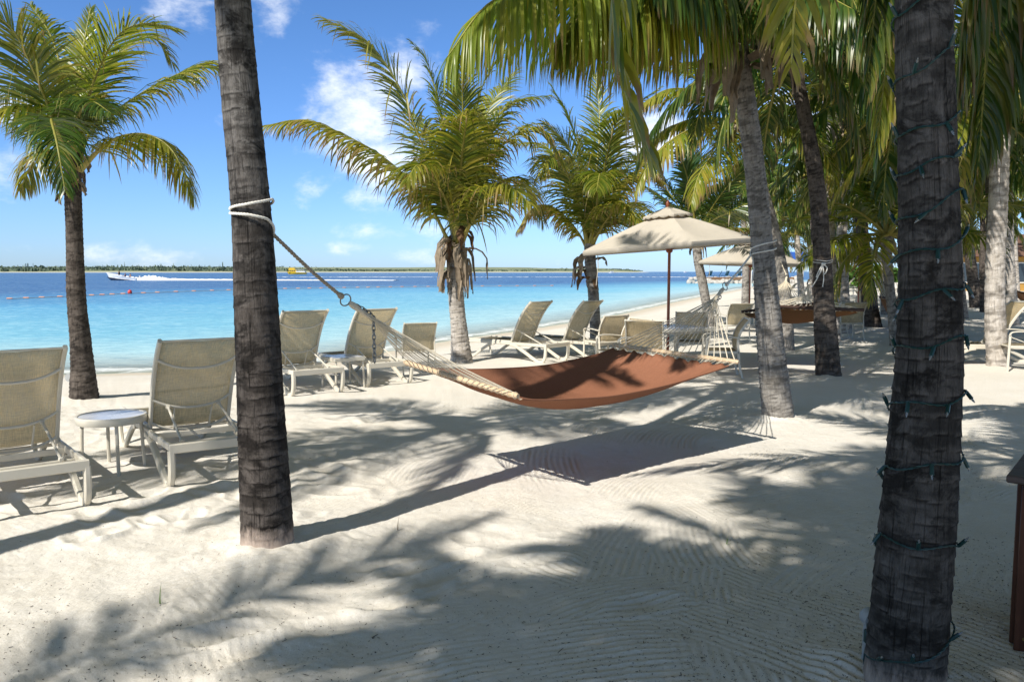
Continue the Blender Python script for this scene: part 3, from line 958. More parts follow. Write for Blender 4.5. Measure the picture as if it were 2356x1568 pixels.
def trunk_obj(path, radii, parent, origin, mat, seed=0, nth=24, dz=0.03, ringp=0.075, flare=0.35, rough=1.0):
    """tapered ringed trunk along a curve"""
    P0 = smooth_path(path, 60)
    L = np.concatenate([[0], np.cumsum(np.linalg.norm(np.diff(P0, axis=0), axis=1))])
    m = max(8, int(L[-1] / dz))
    s = np.linspace(0, L[-1], m)
    c = np.stack([np.interp(s, L, P0[:, k]) for k in range(3)], 1)
    T = nrmr(np.gradient(c, axis=0))
    X = nrmr(np.array((1.0, 0, 0)) - T * T[:, :1]); Yv = np.cross(T, X)
    rb = np.interp(s / L[-1], np.linspace(0, 1, len(radii)), radii)
    rb = rb * (1 + flare * np.exp(-s / 0.28))
    an = np.arange(nth) / nth * 2 * PI
    S, AN = np.meshgrid(s, an, indexing='ij')
    g = np.random.default_rng(seed)
    # leaf-scar rings with uneven spacing
    ph = np.cumsum(g.uniform(0.65, 1.35, int(L[-1] / ringp) + 4) * ringp)
    ca, sa = np.cos(AN), np.sin(AN)
    tilt = 0.02 * (ca * g.normal() + sa * g.normal()) + 0.02 * vnoise(ca * 2 + 5, sa * 2 + S * 3, seed)
    sp = S + tilt
    idx = np.searchsorted(ph, sp.ravel()).reshape(sp.shape)
    idx = np.clip(idx, 1, len(ph) - 1)
    fr = (sp - ph[idx - 1]) / np.maximum(ph[idx] - ph[idx - 1], 1e-6)
    saw = (1 - np.clip(fr, 0, 1)) ** 2
    brk_ = 0.5 + vnoise(ca * 3 + 9, sa * 3 + S * 9, seed + 5)
    disp = rb[:, None] * (0.065 * (saw - 0.3) * (0.4 + brk_) * rough + 0.06 * fbm(ca * 1.2 + 3, sa * 1.2 + S * 1.6, 3, seed + 2)
                          + 0.035 * rough * fbm(ca * 5, sa * 5 + S * 8, 2, seed + 3))
    r = rb[:, None] + disp
    V = c[:, None] + r[..., None] * (ca[..., None] * X[:, None] + sa[..., None] * Yv[:, None])
    V = V.reshape(-1, 3)
    i = np.arange(m - 1)[:, None] * nth; j = np.arange(nth)[None]
    Q = np.stack([i + j, i + (j + 1) % nth, i + nth + (j + 1) % nth, i + nth + j], -1).reshape(-1, 4)
    hgt = np.maximum(S - 0.25, 0).ravel()
    tcv = np.stack([ca, sa, S * 1.0], -1).reshape(-1, 3) + seed * 3.7
    ringv = np.clip(saw * 1.6 - 0.75, 0, 1) * np.clip(brk_ * 1.3, 0, 1)
    scar = np.exp(-((np.clip(fr, 0, 1) - 0.96) / 0.08) ** 2) * np.clip((brk_ - 0.25) * 2.2, 0, 1)
    return quad_mesh('trunk', V - np.asarray(origin), Q, M[mat], None, {'tc': tcv, 'ring': ringv.ravel(), 'hgt': hgt, 'scar': scar.ravel()}, parent), c


def dead_bits(tip, parent, origin, n=6, size=0.5, seed=0, rad=0.16, mat='dead', droop=1.0, width=0.09):
    """curled dry sheaths hanging below a crown"""
    g = np.random.default_rng(seed)
    for i in range(n):
        a = g.uniform(0, 2 * PI); L = size * g.uniform(0.6, 1.3); wd = width * g.uniform(0.6, 1.4)
        out = np.array((math.cos(a), math.sin(a), 0)); side = np.array((-math.sin(a), math.cos(a), 0))
        e = g.uniform(-0.7, 0.5); p = np.asarray(tip) + out * rad * g.uniform(0.5, 0.95) + np.array((0, 0, g.uniform(-0.12, 0.25)))
        rows = []
        k = 8
        for q in range(k):
            f_ = q / (k - 1)
            d = out * math.cos(e) + np.array((0, 0, math.sin(e)))
            e = max(-1.5, e - droop * g.uniform(0.15, 0.55))
            nv = np.cross(d, side)
            ww = wd * (0.6 + 0.6 * math.sin(PI * min(1, f_ + 0.15))) * (1 - 0.5 * f_)
            rows.append([p + side * ww * x_ + nv * ww * 0.55 * (x_ * x_) * (1 if i % 2 else -1) + g.normal(0, 0.008, 3) for x_ in (-1, -0.5, 0, 0.5, 1)])
            p = p + d * L / (k - 1)
        mb = MB(); mb.grid(rows)
        mb.build('dead_sheath', M[mat], parent, origin=origin)


def crown_generic(tip, parent, origin, n=18, L=3.0, seed=0, leaf='leaf', nl=56, segs=4, wid=0.04, Lmax=0.75, age0=0.05, age1=0.55, emin=-0.5, emax=1.35, hang=0.7, droop=(0.9, 1.7), azs=None, single=False, fold=False, aim=None):
    g = np.random.default_rng(seed)
    parts = []
    for i in range(n):
        f_ = i / max(1, n - 1)
        az = i * 2.39996 + g.normal(0, 0.2) + seed if azs is None else azs[i % len(azs)] + g.normal(0, 0.15)
        e0 = emax + (emin - emax) * f_ ** 0.85 + g.normal(0, 0.08)
        Lf = L * (0.75 + 0.3 * math.sin(PI * min(1, 0.25 + 0.6 * f_))) * g.uniform(0.88, 1.1)
        dr = droop[0] + (droop[1] - droop[0]) * g.random()
        if f_ < 0.15: dr *= 0.55
        R = rachis_generic(np.asarray(tip) + 0.06 * np.array((math.cos(az), math.sin(az), 0)), az, e0, Lf, dr * (0.6 + 0.5 * f_) * 0.9, n=20, bend=g.normal(0, 0.25))
        ag = age0 + (age1 - age0) * f_ ** 2 * g.uniform(0.6, 1.2)
        kw = dict(nl=nl, Lmax=Lmax * g.uniform(0.85, 1.1), hang=hang * (0.5 + 0.9 * f_), age=ag, seed=seed * 100 + i, wid=wid, segs=segs, roll=g.normal(0, 0.5), beta=0.30 - 0.45 * f_, fold=fold, ragged=0.08 + 0.2 * f_)
        if single:
            parts.append(frond_arrays(R, **kw))
        else:
            frond_obj(R, parent, origin, leaf, **kw)
    if single:
        off = 0; Vs, Qs, As, ms_ = [], [], [], []
        for (V, Q, A, mi) in parts:
            Vs.append(V); Qs.append(Q + off); As.append(A); ms_.append(mi); off += len(V)
        quad_mesh('crown', np.vstack(Vs) - np.asarray(origin), np.vstack(Qs), [M['stalk'], M[leaf]], np.concatenate(ms_), {'leaf': np.vstack(As)}, parent)


def coconuts(tip, parent, origin, n=6, seed=0, r=0.11, spread=0.3):
    g = np.random.default_rng(seed)
    for i in range(n):
        a = g.uniform(0, 2 * PI)
        c = np.asarray(tip) + np.array((math.cos(a) * spread * g.uniform(0.6, 1.2), math.sin(a) * spread * g.uniform(0.6, 1.2), g.uniform(-0.28, 0.05)))
        mb = MB()
        k = 12; prof = []
        for q in range(9):
            t = q / 8 * PI
            prof.append((max(0.004, r * math.sin(t) * (0.95 + 0.1 * math.cos(t))), -1.3 * r * math.cos(t)))
        mb.lathe(prof, c, k)
        mb.lathe([(0.02, 0), (0.015, 0.12)], c + np.array((0, 0, r * 1.2)), 6)
        mb.build('coconut', M['coconut'], parent, origin=origin)


PALMS = 'coconut palms growing on the beach'


def palm(base, path, radii, mat, label, seed, nth=22, dz=0.035, ringp=0.07, flare=0.3, rough=1.0, cat='palm tree'):
    base = np.asarray(base, float)
    o = empty('coconut_palm', base, 0, label, cat, PALMS)
    path = np.asarray(path, float)
    path = np.vstack([path[0] - np.array((0, 0, 0.25)), path])
    t, c = trunk_obj(path, radii, o, base, mat, seed, nth, dz, ringp, flare, rough)
    if base[1] < 14: MOUNDS.append((base[0], base[1], 0.34, 0.055))
    return o, base, c[-1]


def hero_frond(o, org, pts, leaf='leaf', n=28, **kw):
    R = smooth_path([P(*q) for q in pts], n)
    return frond_obj(R, o, org, leaf, **kw)


# ---- A: the near left trunk the hammock rope is tied to
def palm_A():
    Y = G(615, 1258)[1]
    base = G(615, 1256)
    pts = [base] + [P(u, v, Y + dy) for u, v, dy in ((604, 1000, 0), (592, 760, 0.0), (578, 480, 0.02), (556, 250, 0.03), (535, 0, 0.05), (520, -250, 0.08), (512, -520, 0.12), (512, -900, 0.4), (545, -1300, 0.9))]
    o, org, tip = palm(base, pts, [0.150, 0.138, 0.122, 0.106, 0.098, 0.096, 0.094, 0.092, 0.092, 0.095], 'trunk_dark', 'tall dark grey palm trunk with a white rope wound round it, nearest the loungers', 1, nth=64, dz=0.008, ringp=0.080, flare=0.16, rough=0.42)
    crown_generic(tip, o, org, 14, 2.7, seed=41, nl=64, segs=3, wid=0.04)
    return o


# ---- B: the near right trunk with the fairy lights
B_PATH = None
B_RADII = [0.142, 0.139, 0.128, 0.116, 0.104, 0.096, 0.094, 0.090, 0.088, 0.086, 0.09]


def palm_B():
    global B_PATH
    base = G(2080, 1590)
    Y = base[1]
    pts = [base] + [P(u, v, Y) for u, v in ((2085, 1500), (2106, 1250), (2124, 1020), (2138, 800), (2138, 560), (2132, 300), (2126, 80), (2122, -120), (2118, -400), (2110, -900), (2100, -1300))]
    o, org, tip = palm(base, pts, B_RADII, 'trunk_soot', 'thick dark palm trunk wound with a green fairy light cable', 2, nth=64, dz=0.008, ringp=0.062, flare=0.10, rough=0.6)
    B_PATH = (smooth_path(pts, 200), o)
    crown_generic(tip, o, org, 17, 2.9, seed=52, nl=60, segs=3, wid=0.045)
    return o


# ---- C: the palm holding the far end of the hammock
def palm_C():
    base = G(1790, 966); Y = base[1]
    pts = [base] + [P(u, v, Y + d) for u, v, d in ((1774, 800, 0), (1757, 600, 0.0), (1738, 400, -.02), (1718, 250, -.05), (1700, 120, -.08), (1692, 60, -.1))]
    o, org, tip = palm(base, pts, [0.165, 0.150, 0.128, 0.112, 0.102, 0.10, 0.10], 'trunk_grey', 'grey leaning palm trunk holding the far end of the terracotta hammock, coconuts under its crown', 3, nth=40, dz=0.014, ringp=0.055, flare=0.22, rough=1.1)
    fr = []
    # long frond reaching over towards the camera with hanging leaflets
    hero_frond(o, org, [(1690, 70, 8.5), (1600, 0, 7.9), (1450, -50, 7.2), (1280, -50, 6.5), (1130, 5, 6.0), (1030, 130, 5.8)], 'leaf_lime', nl=175, Lmax=1.35, hang=2.3, age=0.20, seed=311, wid=0.035, segs=6, fold=True, beta=-0.35, s0=0.12, rw=0.03)
    hero_frond(o, org, [(1680, 90, 8.5), (1600, 25, 8.1), (1490, 0, 7.7), (1370, 10, 7.3), (1280, 100, 7.1)], 'leaf', nl=165, Lmax=1.25, hang=2.2, age=0.24, seed=312, wid=0.036, segs=6, fold=True, beta=-0.35, s0=0.14, rw=0.03)
    hero_frond(o, org, [(1690, 60, 8.5), (1620, -50, 8.6), (1510, -100, 8.8), (1390, -60, 9.2), (1310, 80, 9.6)], 'leaf', nl=130, Lmax=1.2, hang=2.0, age=0.26, seed=313, wid=0.042, segs=6, beta=-0.3)
    hero_frond(o, org, [(1695, 60, 8.5), (1650, -30, 8.0), (1580, -70, 7.2), (1500, -30, 6.6)], 'leaf_dark', nl=130, Lmax=1.15, hang=2.0, age=0.16, seed=314, wid=0.042, segs=6, beta=-0.3)
    hero_frond(o, org, [(1690, 60, 8.6), (1740, -90, 8.3), (1830, -130, 8.0), (1930, -60, 7.8), (2000, 90, 7.7)], 'leaf_dark', nl=125, Lmax=0.95, hang=1.9, age=0.14, seed=315, wid=0.032, segs=5, beta=-0.3)
    hero_frond(o, org, [(1690, 60, 8.6), (1720, -130, 9.2), (1790, -200, 10.0), (1880, -90, 10.8), (1930, 60, 11.2)], 'leaf', nl=110, Lmax=0.95, hang=1.8, age=0.28, seed=316, wid=0.042, segs=5, beta=-0.2)
    hero_frond(o, org, [(1690, 60, 8.6), (1660, -160, 9.4), (1620, -260, 10.4), (1560, -180, 11.4)], 'leaf', nl=80, Lmax=0.9, hang=1.0, age=0.2, seed=317, wid=0.05, segs=5)
    hero_frond(o, org, [(1690, 60, 8.6), (1700, -200, 8.3), (1720, -420, 7.6), (1740, -480, 6.8)], 'leaf_dark', nl=70, Lmax=0.8, hang=0.7, age=0.05, seed=318, wid=0.05, segs=4)
    hero_frond(o, org, [(1695, 75, 8.5), (1760, -10, 7.9), (1850, -30, 7.2), (1960, 20, 6.6)], 'leaf_dark', nl=125, Lmax=0.95, hang=2.0, age=0.14, seed=319, wid=0.030, segs=5, beta=-0.3)
    dead_bits(P(1694, 125, 8.5), o, org, 18, 0.62, 31, 0.2, width=0.085)
    dead_bits(P(1694, 100, 8.5), o, org, 14, 0.34, 33, 0.22, mat='fibre', width=0.14)
    coconuts(P(1735, 40, 8.4), o, org, 7, 35, 0.085, 0.30)
    coconuts(P(1640, 130, 8.4), o, org, 3, 36, 0.075, 0.12)
    return o


# ---- D: the dark trunk behind C
def palm_D():
    base = G(1906, 866); Y = base[1]
    pts = [base] + [P(u, v, Y) for u, v in ((1898, 740), (1890, 560), (1876, 400), (1852, 270), (1830, 160), (1818, 80))]
    o, org, tip = palm(base, pts, [0.185, 0.160, 0.128, 0.115, 0.10, 0.092], 'trunk_black', 'dark slender palm trunk with a thin cord tied in a bow, behind the hammock palm', 4, nth=32, dz=0.02, ringp=0.06, flare=0.25)
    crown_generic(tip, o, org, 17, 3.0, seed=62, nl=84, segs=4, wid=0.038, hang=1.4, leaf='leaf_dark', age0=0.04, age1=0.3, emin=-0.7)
    for q, pts_ in enumerate(([(1815, 80, 12.0), (1900, -20, 11.6), (2000, -10, 11.2), (2080, 110, 11.0)], [(1815, 80, 12.0), (1880, 20, 11.0), (1960, 30, 10.4), (2040, 130, 10.0)])):
        hero_frond(o, org, pts_, 'leaf' if q == 0 else 'leaf_dark', nl=125, Lmax=1.1, hang=2.2, age=0.22, seed=330 + q, wid=0.045, segs=5, beta=-0.35)
    dead_bits(tip, o, org, 8, 0.4, 63, 0.2)
    return o


# ---- E: the palm on the left at the water's edge
def palm_E():
    base = G(195, 922); Y = base[1]
    pts = [base] + [P(u, v, Y) for u, v in ((186, 800), (176, 690), (172, 570), (168, 450), (168, 380), (168, 330))]
    o, org, tip = palm(base, pts, [0.165, 0.130, 0.108, 0.100, 0.095, 0.10], 'trunk_black', 'short dark palm with a full crown at the water\'s edge behind the round table', 5, nth=30, dz=0.018, ringp=0.06, flare=0.35)
    k = dict(nl=98, segs=4, wid=0.023, rw=0.016, petw=0.032)
    H = lambda pts, leaf='leaf', **kw: hero_frond(o, org, pts, leaf, **{**k, **kw})
    H([(176, 360, Y), (198, 240, Y - .1), (258, 100, Y - .2), (325, 55, Y - .3), (405, 66, Y - .3)], Lmax=0.80, hang=0.38, age=0.24, seed=501, beta=0.05)
    H([(178, 370, Y), (219, 190, Y + .4), (300, 100, Y + .8), (360, 92, Y + 1.0), (400, 150, Y + 1.2)], Lmax=0.70, hang=0.75, age=0.42, seed=511)
    H([(182, 380, Y), (211, 301, Y + .2), (313, 223, Y + .5), (400, 175, Y + .7), (485, 150, Y + .9), (560, 225, Y + 1.0)], Lmax=0.82, hang=0.85, age=0.36, seed=502, beta=-0.1, nl=110)
    H([(182, 392, Y), (254, 325, Y - .1), (330, 308, Y - .3), (391, 340, Y - .4), (428, 408, Y - .5), (446, 455, Y - .5)], Lmax=0.78, hang=1.25, age=0.46, seed=503, beta=-0.25, nl=110)
    H([(172, 360, Y), (178, 200, Y + .3), (195, 90, Y + .6), (209, 18, Y + .7)], Lmax=0.42, hang=0.3, age=0.10, seed=504)
    H([(165, 385, Y), (121, 270, Y - .4), (78, 165, Y - .8), (30, 70, Y - 1.1), (-30, 20, Y - 1.3)], Lmax=0.88, hang=0.65, age=0.26, seed=505, nl=115)
    H([(160, 385, Y), (98, 268, Y - .2), (25, 245, Y - .5), (-70, 290, Y - .7)], 'leaf', Lmax=0.80, hang=1.5, age=0.24, seed=506, nl=108, beta=-0.2)
    H([(165, 390, Y - .1), (135, 310, Y - .6), (118, 275, Y - 1.1), (132, 335, Y - 1.5), (150, 440, Y - 1.6)], 'leaf_dark', Lmax=0.66, hang=1.1, age=0.14, seed=508, nl=104)
    H([(160, 395, Y), (118, 345, Y + .2), (78, 370, Y + .4), (45, 440, Y + .5)], Lmax=0.58, hang=1.5, age=0.40, seed=509, beta=-0.3)
    H([(168, 360, Y), (150, 210, Y + .4), (120, 90, Y + .8), (70, 10, Y + 1.1)], Lmax=0.7, hang=0.7, age=0.2, seed=510)
    H([(168, 365, Y), (176, 280, Y - .4), (208, 235, Y - .9), (255, 260, Y - 1.4)], 'leaf_dark', Lmax=0.62, hang=1.0, age=0.1, seed=512)
    H([(166, 365, Y), (140, 270, Y + .5), (70, 200, Y + 1.1), (0, 230, Y + 1.5)], 'leaf_dark', Lmax=0.68, hang=1.2, age=0.15, seed=514)
    dead_bits(P(170, 410, Y), o, org, 8, 0.25, 51, 0.12, width=0.05)
    dead_bits(P(172, 440, Y), o, org, 5, 0.18, 52, 0.11, mat='fibre', width=0.06)
    return o


# ---- F: the palm in the middle with a whitish foot
def palm_F():
    base = G(1062, 830); Y = base[1]
    pts = [base] + [P(u, v, Y) for u, v in ((1056, 760), (1050, 690), (1050, 630), (1052, 580), (1053, 540))]
    o, org, tip = palm(base, pts, [0.20, 0.165, 0.140, 0.135, 0.14, 0.13], 'trunk_pale', 'pale trunked palm with a shaggy skirt of dry sheaths, standing between the lounger pairs', 6, nth=32, dz=0.02, ringp=0.075, flare=0.32)
    k = dict(nl=108, segs=5, wid=0.031)
    H = lambda pts, leaf='leaf', **kw: hero_frond(o, org, pts, leaf, **{**k, **kw})
    H([(1048, 565, Y), (1022, 450, Y - .1), (962, 310, Y - .4), (925, 212, Y - .7), (848, 98, Y - 1.0), (742, 42, Y - 1.2)], Lmax=1.05, hang=0.5, age=0.36, seed=601, nl=118, brk=0.10, beta=0.0)
    H([(1046, 590, Y), (1028, 548, Y - .1), (974, 450, Y - .3), (885, 364, Y - .6), (787, 308, Y - .8), (700, 276, Y - 1), (595, 292, Y - 1.1)], Lmax=1.05, hang=1.2, age=0.52, seed=602, nl=118, brk=0.14, beta=-0.2)
    H([(1049, 570, Y - .1), (1054, 470, Y - .3), (1060, 385, Y - .7), (1070, 300, Y - 1.3), (1080, 255, Y - 2.1)], Lmax=1.15, hang=0.95, age=0.36, seed=603, nl=120)
    H([(1054, 555, Y), (1050, 440, Y + .2), (1020, 280, Y + .3), (985, 150, Y + .3), (950, 100, Y + .2)], Lmax=0.85, hang=0.6, age=0.26, seed=604)
    H([(1060, 555, Y), (1095, 450, Y), (1150, 340, Y), (1230, 300, Y - .1), (1300, 380, Y - .2)], Lmax=1.1, hang=1.2, age=0.36, seed=605)
    H([(1060, 560, Y), (1090, 490, Y + .3), (1150, 420, Y + .6), (1215, 430, Y + .8), (1250, 510, Y + .9)], Lmax=1.0, hang=1.4, age=0.42, seed=606)
    H([(1056, 555, Y), (1075, 420, Y + .6), (1120, 260, Y + 1.3), (1190, 160, Y + 2)], Lmax=0.85, hang=0.6, age=0.25, seed=607)
    H([(1050, 560, Y), (1030, 470, Y - .4), (990, 400, Y - .9), (960, 380, Y - 1.4), (935, 420, Y - 1.8)], Lmax=1.0, hang=1.3, age=0.38, seed=608)
    H([(1052, 558, Y), (1030, 420, Y + .7), (985, 300, Y + 1.5), (930, 250, Y + 2.2)], Lmax=0.8, hang=0.7, age=0.3, seed=609)
    H([(1054, 555, Y), (1060, 420, Y - .2), (1065, 260, Y - .5), (1060, 130, Y - .9)], Lmax=0.75, hang=0.5, age=0.18, seed=610)
    H([(1060, 558, Y), (1110, 470, Y - .6), (1170, 430, Y - 1.2), (1220, 470, Y - 1.7)], Lmax=1.05, hang=1.3, age=0.4, seed=611)
    H([(1056, 558, Y), (1090, 400, Y + .4), (1160, 250, Y + .8), (1260, 220, Y + 1.1)], Lmax=1.0, hang=1.1, age=0.3, seed=612)
    H([(1056, 555, Y), (1070, 380, Y + .1), (1110, 200, Y + .1), (1180, 90, Y)], 'leaf', Lmax=0.8, hang=0.5, age=0.2, seed=613)
    tipd = P(1052, 580, Y)
    dead_bits(tipd, o, org, 20, 0.75, 64, 0.15, width=0.06, droop=1.7)
    dead_bits(P(1052, 545, Y), o, org, 7, 0.45, 65, 0.13, mat='fibre', width=0.06)
    dead_bits(P(1050, 640, Y), o, org, 8, 0.5, 66, 0.14, width=0.055, droop=1.8)
    return o


# ---- G: palm behind the two right loungers
def palm_G():
    Y = 17.2
    base = P(1372, 790, Y); base[2] = 0.0
    pts = [base] + [P(u, v, Y) for u, v in ((1366, 690), (1362, 640), (1358, 600), (1357, 560))]
    o, org, tip = palm(base, pts, [0.13, 0.115, 0.115, 0.12, 0.12], 'trunk_grey', 'bushy palm with yellowing lower fronds behind the pair of reclined loungers', 7, nth=26, dz=0.025, ringp=0.09, flare=0.3)
    k = dict(nl=98, segs=4, wid=0.032)
    H = lambda pts, leaf='leaf', **kw: hero_frond(o, org, pts, leaf, **{**k, **kw})
    H([(1357, 570, Y), (1375, 480, Y - .3), (1392, 380, Y - .8), (1415, 290, Y - 1.3), (1450, 240, Y - 1.8)], 'leaf', Lmax=1.0, hang=0.9, age=0.26, seed=701)
    H([(1355, 575, Y), (1330, 470, Y - .4), (1300, 390, Y - 1.0), (1265, 360, Y - 1.6), (1240, 410, Y - 2.1)], Lmax=1.05, hang=1.2, age=0.36, seed=702)
    H([(1355, 580, Y), (1320, 520, Y), (1270, 475, Y), (1225, 480, Y), (1190, 530, Y)], Lmax=0.8, hang=1.4, age=0.62, seed=703, beta=-0.3)
    H([(1358, 575, Y), (1390, 500, Y), (1430, 420, Y), (1480, 390, Y), (1530, 420, Y)], Lmax=0.95, hang=1.4, age=0.64, seed=704, beta=-0.3)
    H([(1358, 565, Y), (1350, 440, Y), (1320, 300, Y + .2), (1270, 200, Y + .3)], Lmax=0.85, hang=0.5, age=0.22, seed=705)
    H([(1358, 565, Y), (1370, 420, Y + .5), (1380, 280, Y + 1), (1370, 170, Y + 1.4)], Lmax=0.8, hang=0.4, age=0.15, seed=706)
    H([(1358, 568, Y), (1400, 450, Y + .4), (1470, 360, Y + .9), (1560, 350, Y + 1.4)], Lmax=0.95, hang=1.1, age=0.38, seed=707)
    H([(1356, 568, Y), (1320, 440, Y + .7), (1260, 340, Y + 1.5), (1180, 330, Y + 2.2)], Lmax=0.95, hang=1.1, age=0.38, seed=708)
    H([(1358, 570, Y), (1375, 460, Y - .8), (1380, 400, Y - 1.7), (1372, 440, Y - 2.5)], 'leaf', Lmax=1.0, hang=1.1, age=0.22, seed=709)
    H([(1356, 570, Y), (1340, 450, Y - .2), (1310, 340, Y - .4), (1250, 280, Y - .6)], Lmax=0.85, hang=0.6, age=0.25, seed=710)
    H([(1358, 570, Y), (1400, 500, Y - .6), (1440, 470, Y - 1.2), (1470, 510, Y - 1.7)], Lmax=1.0, hang=1.3, age=0.42, seed=711)
    H([(1357, 565, Y), (1390, 400, Y + .2), (1440, 270, Y + .3), (1520, 200, Y + .4)], Lmax=0.8, hang=0.6, age=0.25, seed=712)
    dead_bits(P(1358, 605, Y), o, org, 7, 0.5, 71, 0.15, width=0.10, droop=1.5)
    dead_bits(P(1360, 640, Y), o, org, 4, 0.4, 72, 0.14, mat='fibre', width=0.09)
    return o


def bg_palm(u, v, Yv, path, radii, mat, label, seed, n=16, L=2.8, leaf='leaf', single=False, Yc=None, **kw):
    """palm standing at ground pixel (u, v); path lists trunk pixels above it"""
    base = P(u, v, Yv) if Yv else G(u, v)
    base = np.array((base[0], base[1], 0.0)); Y = base[1]
    pts = [base] + [P(a, b, Y) for a, b in path]
    o, org, tip = palm(base, pts, radii, mat, label, seed, nth=20, dz=0.04, ringp=0.09, flare=0.25)
    crown_generic(tip, o, org, n, L, seed=seed, leaf=leaf, single=single, **kw)
    if not single:
        dead_bits(tip - np.array((0, 0, 0.15)), o, org, 5, 0.5, seed, 0.16)
    return o


